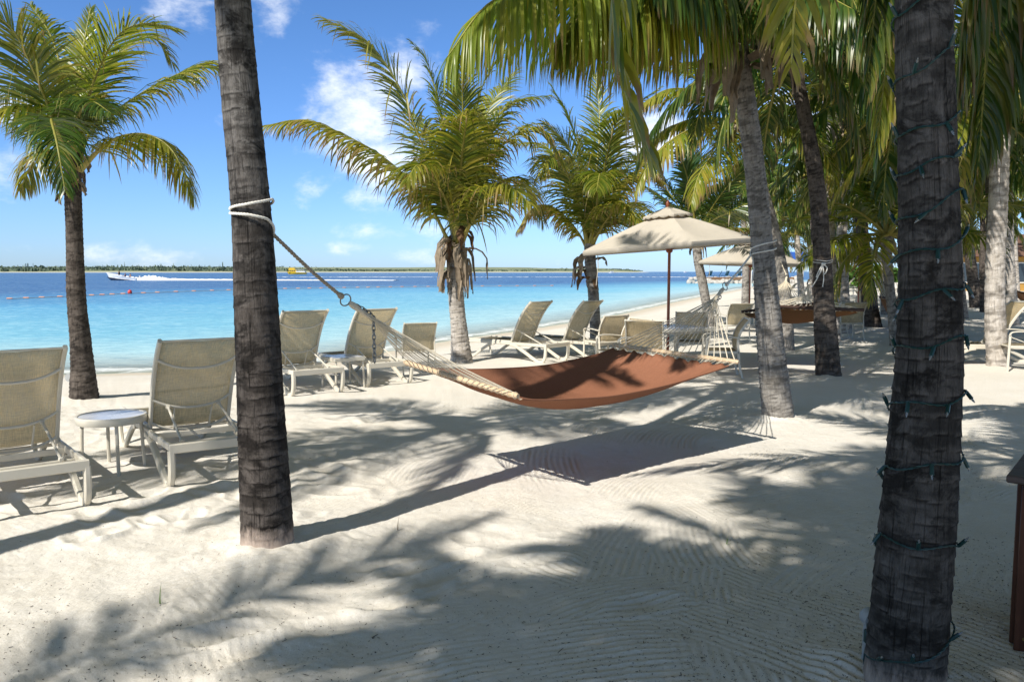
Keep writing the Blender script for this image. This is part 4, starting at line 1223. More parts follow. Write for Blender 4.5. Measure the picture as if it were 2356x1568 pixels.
def build_palms():
    palm_A(); palm_B(); palm_C(); palm_D(); palm_E(); palm_F(); palm_G()
    nl = dict(nl=74, segs=4, wid=0.042)
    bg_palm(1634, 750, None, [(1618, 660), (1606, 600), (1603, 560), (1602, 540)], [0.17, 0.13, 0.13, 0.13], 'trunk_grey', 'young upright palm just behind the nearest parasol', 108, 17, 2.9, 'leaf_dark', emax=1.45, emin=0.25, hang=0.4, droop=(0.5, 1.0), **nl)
    q_ = bg_palm(1810, 806, None, [(1803, 660), (1772, 500), (1728, 360), (1708, 285)], [0.15, 0.13, 0.12, 0.11], 'trunk_grey', 'palm hidden behind the hammock palm, holding the brown hammock', 109, 13, 2.9, hang=1.0, emin=0.1, **nl)
    YQ = q_.location[1]
    for pts_, ag, sd in (([(1706, 280, YQ), (1630, 222, YQ - .3), (1540, 205, YQ - .6), (1450, 258, YQ - .8)], 0.45, 901), ([(1706, 300, YQ), (1640, 284, YQ - .5), (1560, 312, YQ - 1), (1495, 375, YQ - 1.3), (1460, 450, YQ - 1.4)], 0.55, 902),
                         ([(1706, 285, YQ), (1660, 330, YQ - .8), (1610, 400, YQ - 1.4), (1590, 470, YQ - 1.6)], 0.5, 903)):
        hero_frond(q_, np.array(q_.location), pts_, 'leaf_lime', nl=100, Lmax=0.85, hang=1.5, age=ag, seed=sd, wid=0.036, segs=4, beta=-0.3)
    bg_palm(2008, 752, None, [(1996, 660), (1986, 560), (1975, 440), (1966, 330)], [0.24, 0.19, 0.16, 0.15], 'trunk_black', 'dark leaning palm trunk with rope wraps near the far parasol', 110, 18, 3.4, 'leaf_dark', hang=1.0, emin=-0.6, **nl)
    bg_palm(2060, 795, None, [(2050, 690), (2042, 610), (2040, 560), (2040, 540)], [0.105, 0.10, 0.10, 0.11], 'trunk_grey', 'small thin palm with dry sheaths just left of the fairy light palm', 111, 16, 2.5, 'leaf', emax=1.4, emin=-0.35, nl=56, segs=4, wid=0.045)
    bg_palm(2298, 846, None, [(2290, 740), (2290, 620), (2296, 480), (2302, 330), (2306, 220)], [0.175, 0.152, 0.147, 0.138, 0.125], 'trunk_pale', 'whitish palm trunk beside the white lounger on the right', 112, 17, 3.0, hang=1.0, emin=-0.6, **nl)
    bg_palm(2246, 708, None, [(2236, 620), (2226, 540), (2220, 420)], [0.26, 0.22, 0.20, 0.18], 'trunk_black', 'stout dark palm trunk between the fairy light palm and the whitish palm', 113, 18, 3.6, 'leaf_dark', emin=-0.7, hang=1.0, **nl)
    bg_palm(2218, 733, None, [(2210, 640), (2206, 560), (2204, 480)], [0.13, 0.12, 0.11, 0.11], 'trunk_grey', 'thin grey palm trunk half hidden by the fairy light palm', 114, 15, 2.8, emin=-0.5, **nl)
    bg_palm(2338, 690, None, [(2334, 600), (2332, 500), (2330, 400)], [0.22, 0.18, 0.16, 0.16], 'trunk_pale', 'pinkish pale palm trunk beyond the whitish palm', 115, 16, 3.4, 'leaf_dark', emin=-0.6, **nl)
    far = [(1845, 690, 540, 116, 'pale palm trunk far along the beach beside the brown hammock'), (1872, 684, 520, 117, 'thin palm far along the beach right of the brown hammock'), (1935, 672, 480, 118, 'palm far down the beach behind the parasols'),
           (2040, 668, 420, 119, 'palm at the back of the grove behind the thin palm'), (2090, 672, 470, 120, 'palm at the back of the grove hidden by the fairy light palm'), (2180, 668, 430, 121, 'palm at the back of the grove before the yellow building'),
           (2300, 672, 380, 122, 'palm at the back of the grove behind the whitish palm'), (2390, 690, 420, 123, 'palm at the back of the grove by the picture edge'), (1990, 690, 430, 124, 'tall palm in the middle of the grove'), (1905, 700, 420, 125, 'palm in the grove behind the dark slender palm'), (1790, 672, 560, 126, 'small palm with golden fronds near the rock jetty')]
    for (u, v, top, sd, lb) in far:
        q = G(u, v); k = q[1] / 24.0
        bg_palm(u, v, None, [(u - 6, (v + top) / 2), (u - 12, top)], [0.2, 0.16, 0.15], 'trunk_grey' if sd % 2 else 'trunk_pale', lb, sd, 18, 3.3, 'leaf' if sd % 2 else 'leaf_dark', single=True, nl=40, segs=3, wid=0.075, emin=-0.4, hang=1.0,
                age0=0.1 if sd != 126 else 0.5, age1=0.5 if sd != 126 else 0.85)
    mid = [(2110, 14.5, 215, 171, 'leaf_dark', 'tall dark palm whose trunk hides behind the fairy light palm'), (2150, 18.0, 330, 172, 'leaf_dark', 'dark palm a row behind the fairy light palm, its crown spread both sides of it'), (1916, 18.5, 255, 173, 'leaf_dark', 'dark palm standing right behind the dark slender palm'), (2285, 17.5, 300, 174, 'leaf_dark', 'dark crowned palm behind the whitish palm trunk'),
           (1715, 33.0, 440, 150, 'leaf_dark', 'low spreading palm behind the hammock palm and the second parasol'), (1880, 27.0, 400, 151, 'leaf_dark', 'leafy palm in the second row, seen between the two leaning trunks'),
           (1945, 21.0, 330, 152, 'leaf_dark', 'tall leafy palm right of the dark slender palm'), (2035, 30.0, 430, 153, 'leaf_dark', 'deep green palm filling the gap left of the fairy light palm'),
           (1985, 36.0, 480, 154, 'leaf_dark', 'bushy low palm over the far parasol'), (2085, 25.0, 300, 155, 'leaf_dark', 'palm crown right behind the fairy light palm'),
           (2190, 26.0, 420, 156, 'leaf_dark', 'dense dark palm right of the fairy light palm'), (2265, 32.0, 460, 157, 'leaf_dark', 'yellow green palm behind the whitish palm'),
           (2330, 24.0, 380, 158, 'leaf_dark', 'deep green palm at the right picture edge behind the whitish palm'), (1800, 34.0, 500, 159, 'leaf_dark', 'palm with hanging fronds over the brown hammock'), (2150, 40.0, 500, 160, 'leaf_dark', 'low palm deep in the grove'),
           (2390, 17.0, 250, 161, 'leaf_dark', 'tall palm just beyond the right picture edge'), (1760, 42.0, 520, 162, 'leaf_dark', 'low yellowing palm beyond the second parasol')]
    for (u, Y_, top, sd, lf, lb) in mid:  # all use the darkened leaf, standing for shade from palms in front
        b_ = P(u, 700, Y_); v_ = HZ + FPX * CAMH / Y_
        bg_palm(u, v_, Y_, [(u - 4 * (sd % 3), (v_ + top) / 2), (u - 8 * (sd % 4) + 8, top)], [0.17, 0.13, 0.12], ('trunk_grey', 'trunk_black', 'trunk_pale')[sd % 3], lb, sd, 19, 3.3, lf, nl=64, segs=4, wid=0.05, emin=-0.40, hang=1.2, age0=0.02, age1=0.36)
    # palm on the right whose fronds hang into the frame
    base = np.array((3.05, 3.85, 0.0))
    o, org, tip = palm(base, [base, base + (0.08, 0.05, 1.5), base + (0.14, 0.12, 3.0), base + (0.18, 0.25, 3.9)], [0.17, 0.14, 0.12, 0.12], 'trunk_dark', 'palm beyond the right picture edge whose dark fronds hang beside the fairy light palm', 130)
    t = tip
    for q, (offs, lf, LM) in enumerate(((((0, 0, 0), (-0.25, 0.25, .35), (-0.55, 0.45, .15), (-0.66, .55, -0.5), (-0.70, .6, -1.3)), 'leaf_dark', 0.8),
                                        (((0, 0, 0), (-0.1, 0.4, .3), (-0.20, 0.9, .1), (-0.2, 1.15, -0.6), (-0.2, 1.2, -1.6)), 'leaf_dark', 0.8),
                                        (((0, 0, 0), (-0.3, 0.9, .5), (-0.3, 1.9, .35), (-0.2, 2.5, -0.3), (-0.15, 2.8, -1.2)), 'leaf', 0.85),
                                        (((0, 0, 0), (-0.35, .6, .6), (-0.55, 1.3, .55), (-0.6, 1.8, 0.0), (-0.6, 2.0, -.9)), 'leaf_dark', 0.8))):
        frond_obj(smooth_path([t + np.array(z) for z in offs], 26), o, org, lf, nl=110, Lmax=LM, hang=1.9, age=0.32, seed=1300 + q, wid=0.036, segs=5, fold=True, beta=-0.4)
    crown_generic(tip, o, org, 10, 2.6, seed=131, nl=50, segs=3, wid=0.045, azs=[-2.2, -1.6, -1.0, -0.4, 0.2])
    # palms standing outside the frame whose shade falls on the sand
    for (bx, by, lx, ly, H, L, nfr, sd, lb, az_) in OFF_PALMS:
        base = np.array((bx, by, 0.0))
        o, org, tip = palm(base, [base, base + (lx * H * .5, ly * H * .5, H * .5), base + (lx * H, ly * H, H)], [0.16, 0.12, 0.11], 'trunk_dark', lb, sd, nth=16, dz=0.06)
        if sd == 140:
            for q, pp in enumerate(([(-5.0, 3.2, 6.5), (-3.8, 4.3, 4.6), (-2.95, 5.0, 3.42)], [(-5.1, 3.4, 6.3), (-4.2, 4.7, 4.7), (-3.30, 5.4, 3.55)])):
                frond_obj(smooth_path([tip] + [np.array(z) for z in pp], 26), o, org, 'leaf', nl=100, Lmax=0.6, hang=1.2, age=0.45, seed=1400 + q, wid=0.03, segs=4)
        crown_generic(tip, o, org, nfr, L, seed=sd, nl=70, segs=3, wid=0.046, Lmax=0.95 if nfr > 20 else 0.75, emin=-0.35, hang=0.6, azs=az_)
    # fronds hanging into the top left corner
    # (they belong to the palm left of the frame)


OFF_PALMS = [
    (-4.87, 1.70, -0.10, 0.09, 7.0, 3.0, 16, 140, 'palm left of the loungers whose trunk shadow crosses the sand beside the round table', None),
    (-2.9, -2.35, 0.0, 0.02, 6.6, 2.45, 30, 141, 'palm beside the viewpoint whose crown shades the raked sand in front', None),
    (-1.6, -1.7, 0.02, 0.0, 7.2, 2.5, 34, 142, 'palm behind the viewpoint whose crown shades the fairy light palm', None),
    (-4.35, -2.95, 0.0, 0.0, 6.6, 2.0, 19, 144, 'small crowned palm behind the viewpoint shading the sand at bottom centre', None),
    (-6.9, -2.9, 0.0, 0.0, 6.2, 3.0, 5, 143, 'palm far left of the viewpoint whose frond shadow points at the rope palm', (1.25, 3.4, 3.9, 4.4, 4.9)),
]
# ================================================================== hammocks
def hammock(label, A, ring1, bar1, bar2, ring2, B, cloth, barmat, cordmat, edge_sag, mid_sag, ncord=20, inset=0.07, bundle=0.22, hi=True, chain=True, ropew=0.011, wraps=None):
    """A, B tree anchors; bar = (far end, near end)"""
    org = (np.asarray(bar1[0]) + bar1[1] + bar2[0] + bar2[1]) / 4; org[2] = 0
    o = empty('hammock', org, 0, label, 'hammock', 'hammocks strung between palms')
    b1 = np.array(bar1, float); b2 = np.array(bar2, float)
    ax = nrm((b2.mean(0) - b1.mean(0)) * (1, 1, 0))
    # cloth: starts a lacing gap inside the bars
    na, nb = (60, 64) if hi else (20, 14)
    rows = []
    for i in range(na):
        a = i / (na - 1)
        row = []
        for j in range(nb):
            b = j / (nb - 1)
            e1 = b1[0] * (1 - b) + b1[1] * b; e2 = b2[0] * (1 - b) + b2[1] * b
            gap = 0.085
            e1 = e1 + ax * gap - (0, 0, 0.03); e2 = e2 - ax * gap - (0, 0, 0.03)
            bb = 0.04 + 0.92 * b
            p = e1 * (1 - a) + e2 * a
            prof = (4 * a * (1 - a)) ** 0.85
            x = 2 * b - 1
            z = -prof * (edge_sag + mid_sag * (1 - abs(x) ** 2.2))
            z += (0.010 * math.sin(b * 61 + 1) + 0.006 * math.sin(b * 127)) * (math.exp(-a * 12) + math.exp(-(1 - a) * 10))   # puckers near the lacing
            z += 0.014 * float(vnoise(b * 9 + 3 * a, a * 2.2, 5)) + 0.006 * float(vnoise(b * 22 - 5 * a, a * 3.0, 6))
            p = p + np.array((0, 0, z))
            mid = (e1 + e2) / 2 * 0 + (e1 * (1 - a) + e2 * a)
            c0 = (b1.mean(0) * (1 - a) + b2.mean(0) * a)
            p[:2] = c0[:2] + (p[:2] - c0[:2]) * (0.93 - 0.10 * prof * 0.6)
            row.append(p)
        rows.append(row)
    rows = np.array(rows)
    mb = MB(); mb.grid(rows)
    bed = mb.build('bed', cloth, o, origin=org, angle=180)
    sm = bed.modifiers.new('thick', 'SOLIDIFY'); sm.thickness = 0.006; sm.offset = 0
    for side in (0, -1):
        mb = MB(); mb.tube(rows[:, side] + np.array((0, 0, 0.0)), 0.007 if hi else 0.01, 6)
        mb.build('hem', cloth, o, origin=org)
    for bar in (b1, b2):
        mb = MB()
        d = nrm(bar[1] - bar[0])
        mb.tube([bar[0], bar[0] * .98 + bar[1] * .02, bar[0] * .02 + bar[1] * .98, bar[1]], [0.016, 0.021, 0.021, 0.016] if hi else 0.028, 12, flat=None)
        mb.build('spreader_bar', barmat, o, origin=org)
    for (ring, bar, row, anchor, sgn) in ((np.asarray(ring1, float), b1, rows[0], np.asarray(A, float), 1), (np.asarray(ring2, float), b2, rows[-1], np.asarray(B, float), -1)):
        mid = bar.mean(0); dirn = nrm(mid - ring)
        knot = ring + dirn * 0.05; fan = ring + dirn * bundle
        # ring
        mb = MB(); t = np.linspace(0, 2 * PI, 25)[:-1]
        pa = nrm(ring - anchor); sd = nrm(np.cross(pa, (0, 0, 1)))
        up = np.cross(sd, pa)
        rr = 0.038
        mb.tube([ring - pa * 0.0 + rr * (math.cos(q) * pa + math.sin(q) * (0.35 * sd + 0.94 * up)) for q in t], 0.0045 if hi else 0.007, 6, closed=True)
        mb.build('ring', M['steel'], o, origin=org)
        # cords
        for k in range(ncord):
            b = 0.03 + 0.94 * k / (ncord - 1)
            e = bar[0] * (1 - b) + bar[1] * b
            off = (b - 0.5) * 0.05
            sag = 0.012 * math.sin(k * 2.1)
            perp = nrm(bar[1] - bar[0])
            pth = [knot + perp * off * 0.2, fan + perp * off + np.array((0, 0, 0.01 * math.sin(k * 1.7)))]
            for q in (0.33, 0.66):
                pth.append(pth[1] * (1 - q) + e * q - np.array((0, 0, abs(sag) * 2 * q * (1 - q) * 2)))
            pth.append(e + np.array((0, 0, 0.015)))
            mb = MB(); mb.tube(pth, (0.0032 if sgn == 1 else 0.0046) if hi else 0.006, 5)
            mb.build('suspension_cord', cordmat, o, origin=org)
        # gathered wrap at the knot
        mb = MB(); mb.tube([ring + dirn * 0.035, ring + dirn * 0.07, ring + dirn * 0.13, ring + dirn * bundle], [0.016, 0.022, 0.017, 0.012], 10)
        mb.build('cord_knot', cordmat, o, origin=org)
        # lacing between the bar and the cloth
        mb = MB()
        for k in range(ncord + 2):
            b = 0.02 + 0.96 * k / (ncord + 1)
            e = bar[0] * (1 - b) + bar[1] * b
            j = b * (nb - 1); j0 = int(min(nb - 2, j)); cpt = row[j0] * (1 - j + j0) + row[j0 + 1] * (j - j0)
            b2_ = min(1, b + 0.02); j = b2_ * (nb - 1); j0 = int(min(nb - 2, j)); cp2 = row[j0] * (1 - j + j0) + row[j0 + 1] * (j - j0)
            mb.tube([e, (e + cpt) / 2 + (0, 0, 0.004), cpt, cp2, (e + cp2) / 2 - (0, 0, 0.004), e], 0.0026 if hi else 0.006, 5)
            tt = np.linspace(0, 2 * PI, 9)[:-1]
            dd = nrm(bar[1] - bar[0])
            n1 = np.array((0, 0, 1.0)); n2 = np.cross(dd, n1)
            mb.tube([e + 0.024 * (math.cos(q) * n1 + math.sin(q) * n2) for q in tt], 0.0024, 5, closed=True)
        mb.build('lacing', cordmat, o, origin=org)
        # rope to the tree
        mb = MB()
        m_ = (ring + anchor) / 2 - np.array((0, 0, 0.012))
        pth = smooth_path([anchor, m_, ring - nrm(ring - anchor) * 0.035], 14)
        w_ = (wraps or {}).get(sgn)
        if w_ is not None:
            mw = MB(); rope(mw, w_, ropew * .70); mw.build('rope_wrap', M['white_rope'], o, origin=org)
        rope(mb, pth, ropew)
        mb.tube([ring - nrm(ring - anchor) * 0.075, ring - nrm(ring - anchor) * 0.05, ring - nrm(ring - anchor) * 0.032], [0.012, 0.022, 0.016], 8)
        mb.build('hanging_rope', (M['old_rope'] if sgn == 1 else M['white_rope']) if hi else cordmat, o, origin=org)
        if chain:
            mb = MB()
            start = ring + dirn * 0.10
            if sgn == 1:
                pts = [start + (0, 0, .02), ring + dirn * (bundle + 0.02) + (0, 0, .02), ring + dirn * (bundle + .03) - np.array((0, 0, 0.06)), ring + dirn * (bundle + .035) - np.array((0, 0, 0.30))]
            else:
                pts = [start, start - np.array((0.0, 0.0, 0.05)), start + np.array((-0.05, -0.04, -0.10)), start + np.array((-0.06, -0.05, -0.22))]
            pth = smooth_path(pts, 60)
            L = np.concatenate([[0], np.cumsum(np.linalg.norm(np.diff(pth, axis=0), axis=1))])
            nl = int(L[-1] / 0.030)
            for q in range(nl):
                s = (q + 0.5) * 0.030
                c = np.array([np.interp(s, L, pth[:, z]) for z in range(3)])
                c2 = np.array([np.interp(s + 0.01, L, pth[:, z]) for z in range(3)])
                d = nrm(c2 - c); sd = nrm(np.cross(d, (0.3, 1, 0.2))); nn = np.cross(d, sd)
                u_ = sd if q % 2 else nn
                mb.tube([c + 0.021 * math.cos(t_) * d + 0.011 * math.sin(t_) * u_ for t_ in np.linspace(0, 2 * PI, 13)[:-1]], 0.0038, 5, closed=True)
            mb.build('chain', M['steel'], o, origin=org)
    return o


def around(cx_, cy_, r, spec, n=12):
    """points round a trunk: spec = [(angle, z), ...] (angles in degrees, increasing)"""
    out = []
    for (a0, z0), (a1, z1) in zip(spec[:-1], spec[1:]):
        for q in range(n):
            f_ = q / n; a = math.radians(a0 + (a1 - a0) * f_)
            out.append((cx_ + r * math.cos(a), cy_ + r * math.sin(a), z0 + (z1 - z0) * f_))
    a = math.radians(spec[-1][0])
    out.append((cx_ + r * math.cos(a), cy_ + r * math.sin(a), spec[-1][1]))
    return np.array(out)


def build_hammocks():
    YA = G(615, 1258)[1]
    zA = lambda v: P(590, v, YA)[2]
    c = P(579, 490, YA)
    w1 = around(c[0] + 0.002, c[1], 0.116, [(60, zA(470)), (180, zA(483)), (270, zA(474)), (360, zA(458)), (450, zA(474)), (540, zA(490)), (600, zA(494)), (640, zA(497)), (690, zA(505)), (720, zA(518)), (745, zA(532))])
    Apt = np.array((c[0] + 0.10, c[1] + 0.06, zA(538)))
    w1[-1] = Apt
    YC = G(1790, 966)[1]
    cc = P(1756, 580, YC)
    zC = lambda v: P(1750, v, YC)[2]
    w2 = around(cc[0], cc[1], 0.128, [(0, zC(560)), (90, zC(570)), (180, zC(572)), (270, zC(560)), (360, zC(552)), (450, zC(560)), (540, zC(585)), (630, zC(578)), (720, zC(570)), (810, zC(578)), (895, zC(584))])
    Bpt = np.array((cc[0] - 0.13, cc[1] - 0.02, zC(585)))
    w2[-1] = Bpt
    hm = hammock('large terracotta cloth hammock with pale wooden spreader bars in the sunlit clearing',
                 Apt, P(795, 690, 5.10), (P(931, 833, 6.22), P(1192, 911, 5.30)), (P(1411, 793, 7.98), P(1700, 833, 6.98)), P(1668, 659, 8.0), Bpt,
                 M['terracotta'], M['bar_pale'], M['cord'], 0.095, 0.21, wraps={1: w1, -1: w2})
    org = np.array(hm.location)
    mb = MB(); e = Bpt + (0.0, -0.04, -0.03)
    rope(mb, [e, e + (0.01, -0.02, -0.12), e - (0.005, 0.02, 0.27)], 0.008)
    mb.build('rope_tail', M['white_rope'], hm, origin=org)
    # brown hammock behind
    YD = G(1906, 866)[1]
    cd = P(1893, 600, YD)
    zD = lambda v: P(1890, v, YD)[2]
    w = around(cd[0], cd[1], 0.135, [(180, zD(597)), (270, zD(601)), (360, zD(596)), (540, zD(603)), (630, zD(606)), (720, zD(600)), (810, zD(604))])
    An = w[-1]
    YQ = G(1810, 806)[1]
    aq = P(1796, 600, YQ - 0.1)
    o = hammock('brown hammock with dark spreader bars strung behind the dark slender palm', An, An + (0.0, 0.45, -0.30), (P(1738, 703, 12.9), P(1988, 713, 12.7)), (P(1706, 717, 14.9), P(1878, 698, 14.9)), aq + (0, -0.4, -0.30), aq,
            M['tan_cloth'], M['bar_dark'], M['cord'], 0.11, 0.13, hi=False, chain=False, ncord=16, ropew=0.008, wraps={1: w})
    mb = MB()
    k = P(1893, 607, YD - 0.14)
    for pts in ([k, k + (-0.06, -0.01, -0.10), k + (-0.09, 0, -0.20), k + (-0.03, -.01, -0.12), k], [k, k + (-0.07, 0, -0.2), k + (-0.15, 0, -0.34)], [k, k + (0.02, 0, -0.2), k + (0.01, 0, -0.34)], [k, k + (0.06, -.02, -.06), k + (.02, -.02, -.15), k]):
        rope(mb, smooth_path(pts, 16), 0.0075)
    mb.tube([k + (-.02, -.01, 0), k + (.03, -.01, 0)], 0.022, 8)
    mb.build('bow', M['white_rope'], o, origin=np.array(o.location))
    a, b = P(2005, 610, 23.0), P(2090, 610, 27.0)
    hammock('tan hammock behind the thin palm', a, a + (.15, .2, -.35), (P(2024, 683, 21.5), P(2078, 690, 20.5)), (P(2050, 682, 25.5), P(2110, 688, 24.5)), b + (0, -.3, -.4), b,
            M['tan_cloth'], M['bar_dark'], M['cord'], 0.3, 0.35, hi=False, chain=False, ncord=10)
    a, b = P(2318, 612, 36.0), P(2420, 612, 38.0)
    hammock('small dark hammock far off beyond the whitish palm', a, a + (.3, 0, -.4), (P(2325, 655, 37), P(2328, 660, 35.5)), (P(2385, 655, 38), P(2388, 660, 36.5)), b + (-.3, 0, -.4), b,
            M['tan_cloth'], M['bar_dark'], M['cord'], 0.3, 0.35, hi=False, chain=False, ncord=8)


# ================================================================== loungers, tables, chairs (local: x width, y from rear to foot)
def make_lounger(hi=True):
    o = empty('sun_lounger')
    W, ZR, LEN = 0.335, 0.315, 1.92
    mb = MB()
    for s in (-1, 1):
        mb.tube([(s * W, 0.0, ZR), (s * W, LEN, ZR)], 1, flat=(0.032, 0.055), ref=(1, 0, 0))
    mb.tube([(-W - .016, -0.012, ZR - .004), (W + .016, -0.012, ZR - .008)], 1, flat=(0.032, 0.072), ref=(0, 1, 0))
    mb.tube([(-W, LEN - .02, ZR), (W, LEN - .02, ZR)], 1, flat=(0.03, 0.05), ref=(0, 1, 0))
    mb.tube([(-W, 0.86, ZR - .01), (W, 0.86, ZR - .01)], 0.014, 8)
    mb.tube([(-W, 0.60, ZR - .015), (W, 0.60, ZR - .015)], 1, flat=(0.02, 0.045), ref=(0, 1, 0))
    mb.tube([(-W + .03, 0.17, ZR - .0), (W - .03, 0.17, ZR - .0)], 0.011, 8)
    for s in (-1, 1):
        mb.box((s * 0.22, 0.17, ZR + .01), (0.035, 0.03, 0.035))
    mb.build('frame', M['frame'], o)
    for s in (-1, 1):
        x = s * (W + .004)
        p = smooth_path([(x, 0.0, ZR - .02), (x, -0.005, 0.22), (x, 0.01, 0.10), (x, 0.06, 0.030), (x, 0.14, 0.018), (x, 0.24, 0.055), (x, 0.45, 0.165), (x, 0.66, 0.265), (x, 0.80, ZR - .02)], 26 if hi else 12)
        mb = MB(); mb.tube(p, 1, flat=(0.046, 0.056), ref=(1, 0, 0)); mb.build('leg', M['frame'], o)
        p = smooth_path([(x, LEN - .005, ZR - .02), (x, LEN + .005, 0.22), (x, LEN - .01, 0.10), (x, LEN - .06, 0.030), (x, LEN - .14, 0.018), (x, LEN - .24, 0.06), (x, LEN - .42, 0.17), (x, LEN - .60, 0.27), (x, LEN - .72, ZR - .02)], 26 if hi else 12)
        mb = MB(); mb.tube(p, 1, flat=(0.034, 0.050), ref=(1, 0, 0)); mb.build('leg', M['frame'], o)
    # seat sling
    rows = []
    for i in range(14):
        y = 0.84 + (LEN - 0.06 - 0.84) * i / 13
        rows.append([(W * 0.96 * x_, y, ZR + .034 - 0.020 * (1 - x_ * x_)) for x_ in np.linspace(-1, 1, 9)])
    mb = MB(); mb.grid(rows)
    s_ = mb.build('seat_sling', M['sling_seat'], o, angle=180); md = s_.modifiers.new('thick', 'SOLIDIFY'); md.thickness = 0.004
    for s in (-1, 1):
        mb = MB(); mb.tube([(s * W * .96, 0.80, ZR + .036), (s * W * .96, LEN - .04, ZR + .036)], 0.017, 8); mb.build('seat_rail', M['frame'], o)
    # backrest
    piv = np.array((0, 0.80, ZR + .04)); BL = 0.84

    def bp(x, s):      # point on the back surface, slight curve away at the head
        a = math.radians(66 - 9 * s * s + 3)
        y = piv[1] - BL * s * math.cos(a) - 0.035 * s * s; z = piv[2] + BL * s * math.sin(a)
        return np.array((x, y, z))
    nb_ = np.array((0, -math.sin(math.radians(62)), -math.cos(math.radians(62))))       # behind the back
    mb = MB()
    for s in (-1, 1):
        mb.tube([bp(s * W * .93, q) for q in np.linspace(-0.03, 1.0, 14)], 1, flat=(0.030, 0.040), ref=(1, 0, 0))
    mb.tube([bp(-W * .93, .99), bp(W * .93, .99)], .008, 8)
    back = mb.build('backrest_frame', M['frame'], o)
    rows = [[bp(W * .92 * x_, q) + nb_ * (0.012 * (1 - x_ * x_) + .004) for x_ in np.linspace(-1, 1, 9)] for q in np.linspace(0.0, 0.985, 14)]
    mb = MB(); mb.grid(rows)
    sl_ = mb.build('back_sling', M['sling'], back, angle=180); md = sl_.modifiers.new('thick', 'SOLIDIFY'); md.thickness = 0.003
    for q, dp in ((0.76, 0.075), (0.30, 0.065), (0.04, 0.05)):
        pts = []
        for x_ in np.linspace(-1, 1, 15):
            k = (1 - abs(x_) ** 2.4)
            pts.append(bp(W * .92 * x_, q - 0.075 * k) + nb_ * (0.014 + dp * k * 0.8))
        mb = MB(); mb.tube(pts, 0.011, 8); mb.build('crossbar', M['frame'], back)
    for s in (-1, 1):
        x = s * 0.20
        k = 1 - 0.6 ** 2.4
        mb = MB(); mb.tube([bp(x, 0.30 - .075 * k) + nb_ * .06, (s * 0.22, 0.17, ZR + .01)], 0.010, 8)
        mb.tube([bp(x - .014, 0.30 - .075 * k) + nb_ * .062, bp(x + .014, 0.30 - .075 * k) + nb_ * .062], 0.017, 8)
        mb.build('prop_strut', M['frame'], o)
        mb = MB(); mb.tube([bp(s * 0.14, 0.04 - .07) + nb_ * .05, bp(s * 0.15, 0.225) + nb_ * .063], 0.007, 6); mb.build('stay', M['frame'], back)
    return o


LOUNGERS = 'sun loungers on the sand'


def place_copy(proto, first, loc, rz, label, cat, group, sc_=1.0):
    o = proto if first else copy_tree(proto)
    o.location = loc; o.rotation_euler = (0, 0, rz); o.scale = (sc_,) * 3
    return tag(o, label, cat, group)


def ground(p):
    return float(land_z(np.array([p[0]]), np.array([p[1]]), False)[0])


def build_loungers():
    pr = make_lounger()
    spots = []

    def by_foot(u, v, rz, side):
        q = G(u, v); rz = math.radians(rz)
        return (q[0] - side * 0.335 * math.cos(rz), q[1] - side * 0.335 * math.sin(rz)), rz
    spots.append((*by_foot(202, 1166, 40, 1), 'cream sun lounger with raised back, cut by the left picture edge'))
    spots.append((*by_foot(398, 1124, 36, -1), 'cream sun lounger with raised back between the round table and the rope palm'))
    spots.append((*by_foot(677, 915, 38, -1), 'sun lounger half hidden by the rope palm, left of the small square table'))
    spots.append((*by_foot(850, 890, 38, -1), 'sun lounger behind the hammock cords, right of the small square table'))
    spots.append((*by_foot(1255, 834, 50, -1), 'sun lounger seen from its side, facing the sea between the pale palm and the hammock'))
    p5 = spots[-1][0]
    spots.append(((p5[0] + 0.98, p5[1] + 0.42), math.radians(50), 'sun lounger beside the dining chairs, its back shaded by the bushy palm'))
    for (u, v, rz, lb) in ((1822, 706, 78, 'far sun lounger just right of the hammock palm'), (1850, 704, 78, 'far sun lounger second from the hammock palm'), (1884, 700, 75, 'far sun lounger half behind the dark slender palm'),
                           (1945, 690, 74, 'far sun lounger in front of the distant parasol'), (1962, 680, 74, 'far sun lounger right of the distant parasol pole'), (1935, 668, 74, 'tiny sun lounger at the far end of the beach'),
                           (1975, 668, 74, 'tiny sun lounger at the back near the dark leaning palm'), (1905, 670, 74, 'tiny sun lounger far down the shore')):
        q = G(u, v); spots.append(((q[0], q[1]), math.radians(rz), lb))
    q = G(2390, 838); spots.append(((q[0], q[1]), math.radians(84), 'white sun lounger behind the whitish palm at right'))
    q = G(2352, 708); spots.append(((q[0], q[1]), math.radians(80), 'small shaded sun lounger far off at the right picture edge'))
    for i, (p, rz, lb) in enumerate(spots):
        if i == 14: flat = True
        place_copy(pr, i == 0, (p[0], p[1], ground(p) - 0.012), rz, lb, 'sun lounger', LOUNGERS)


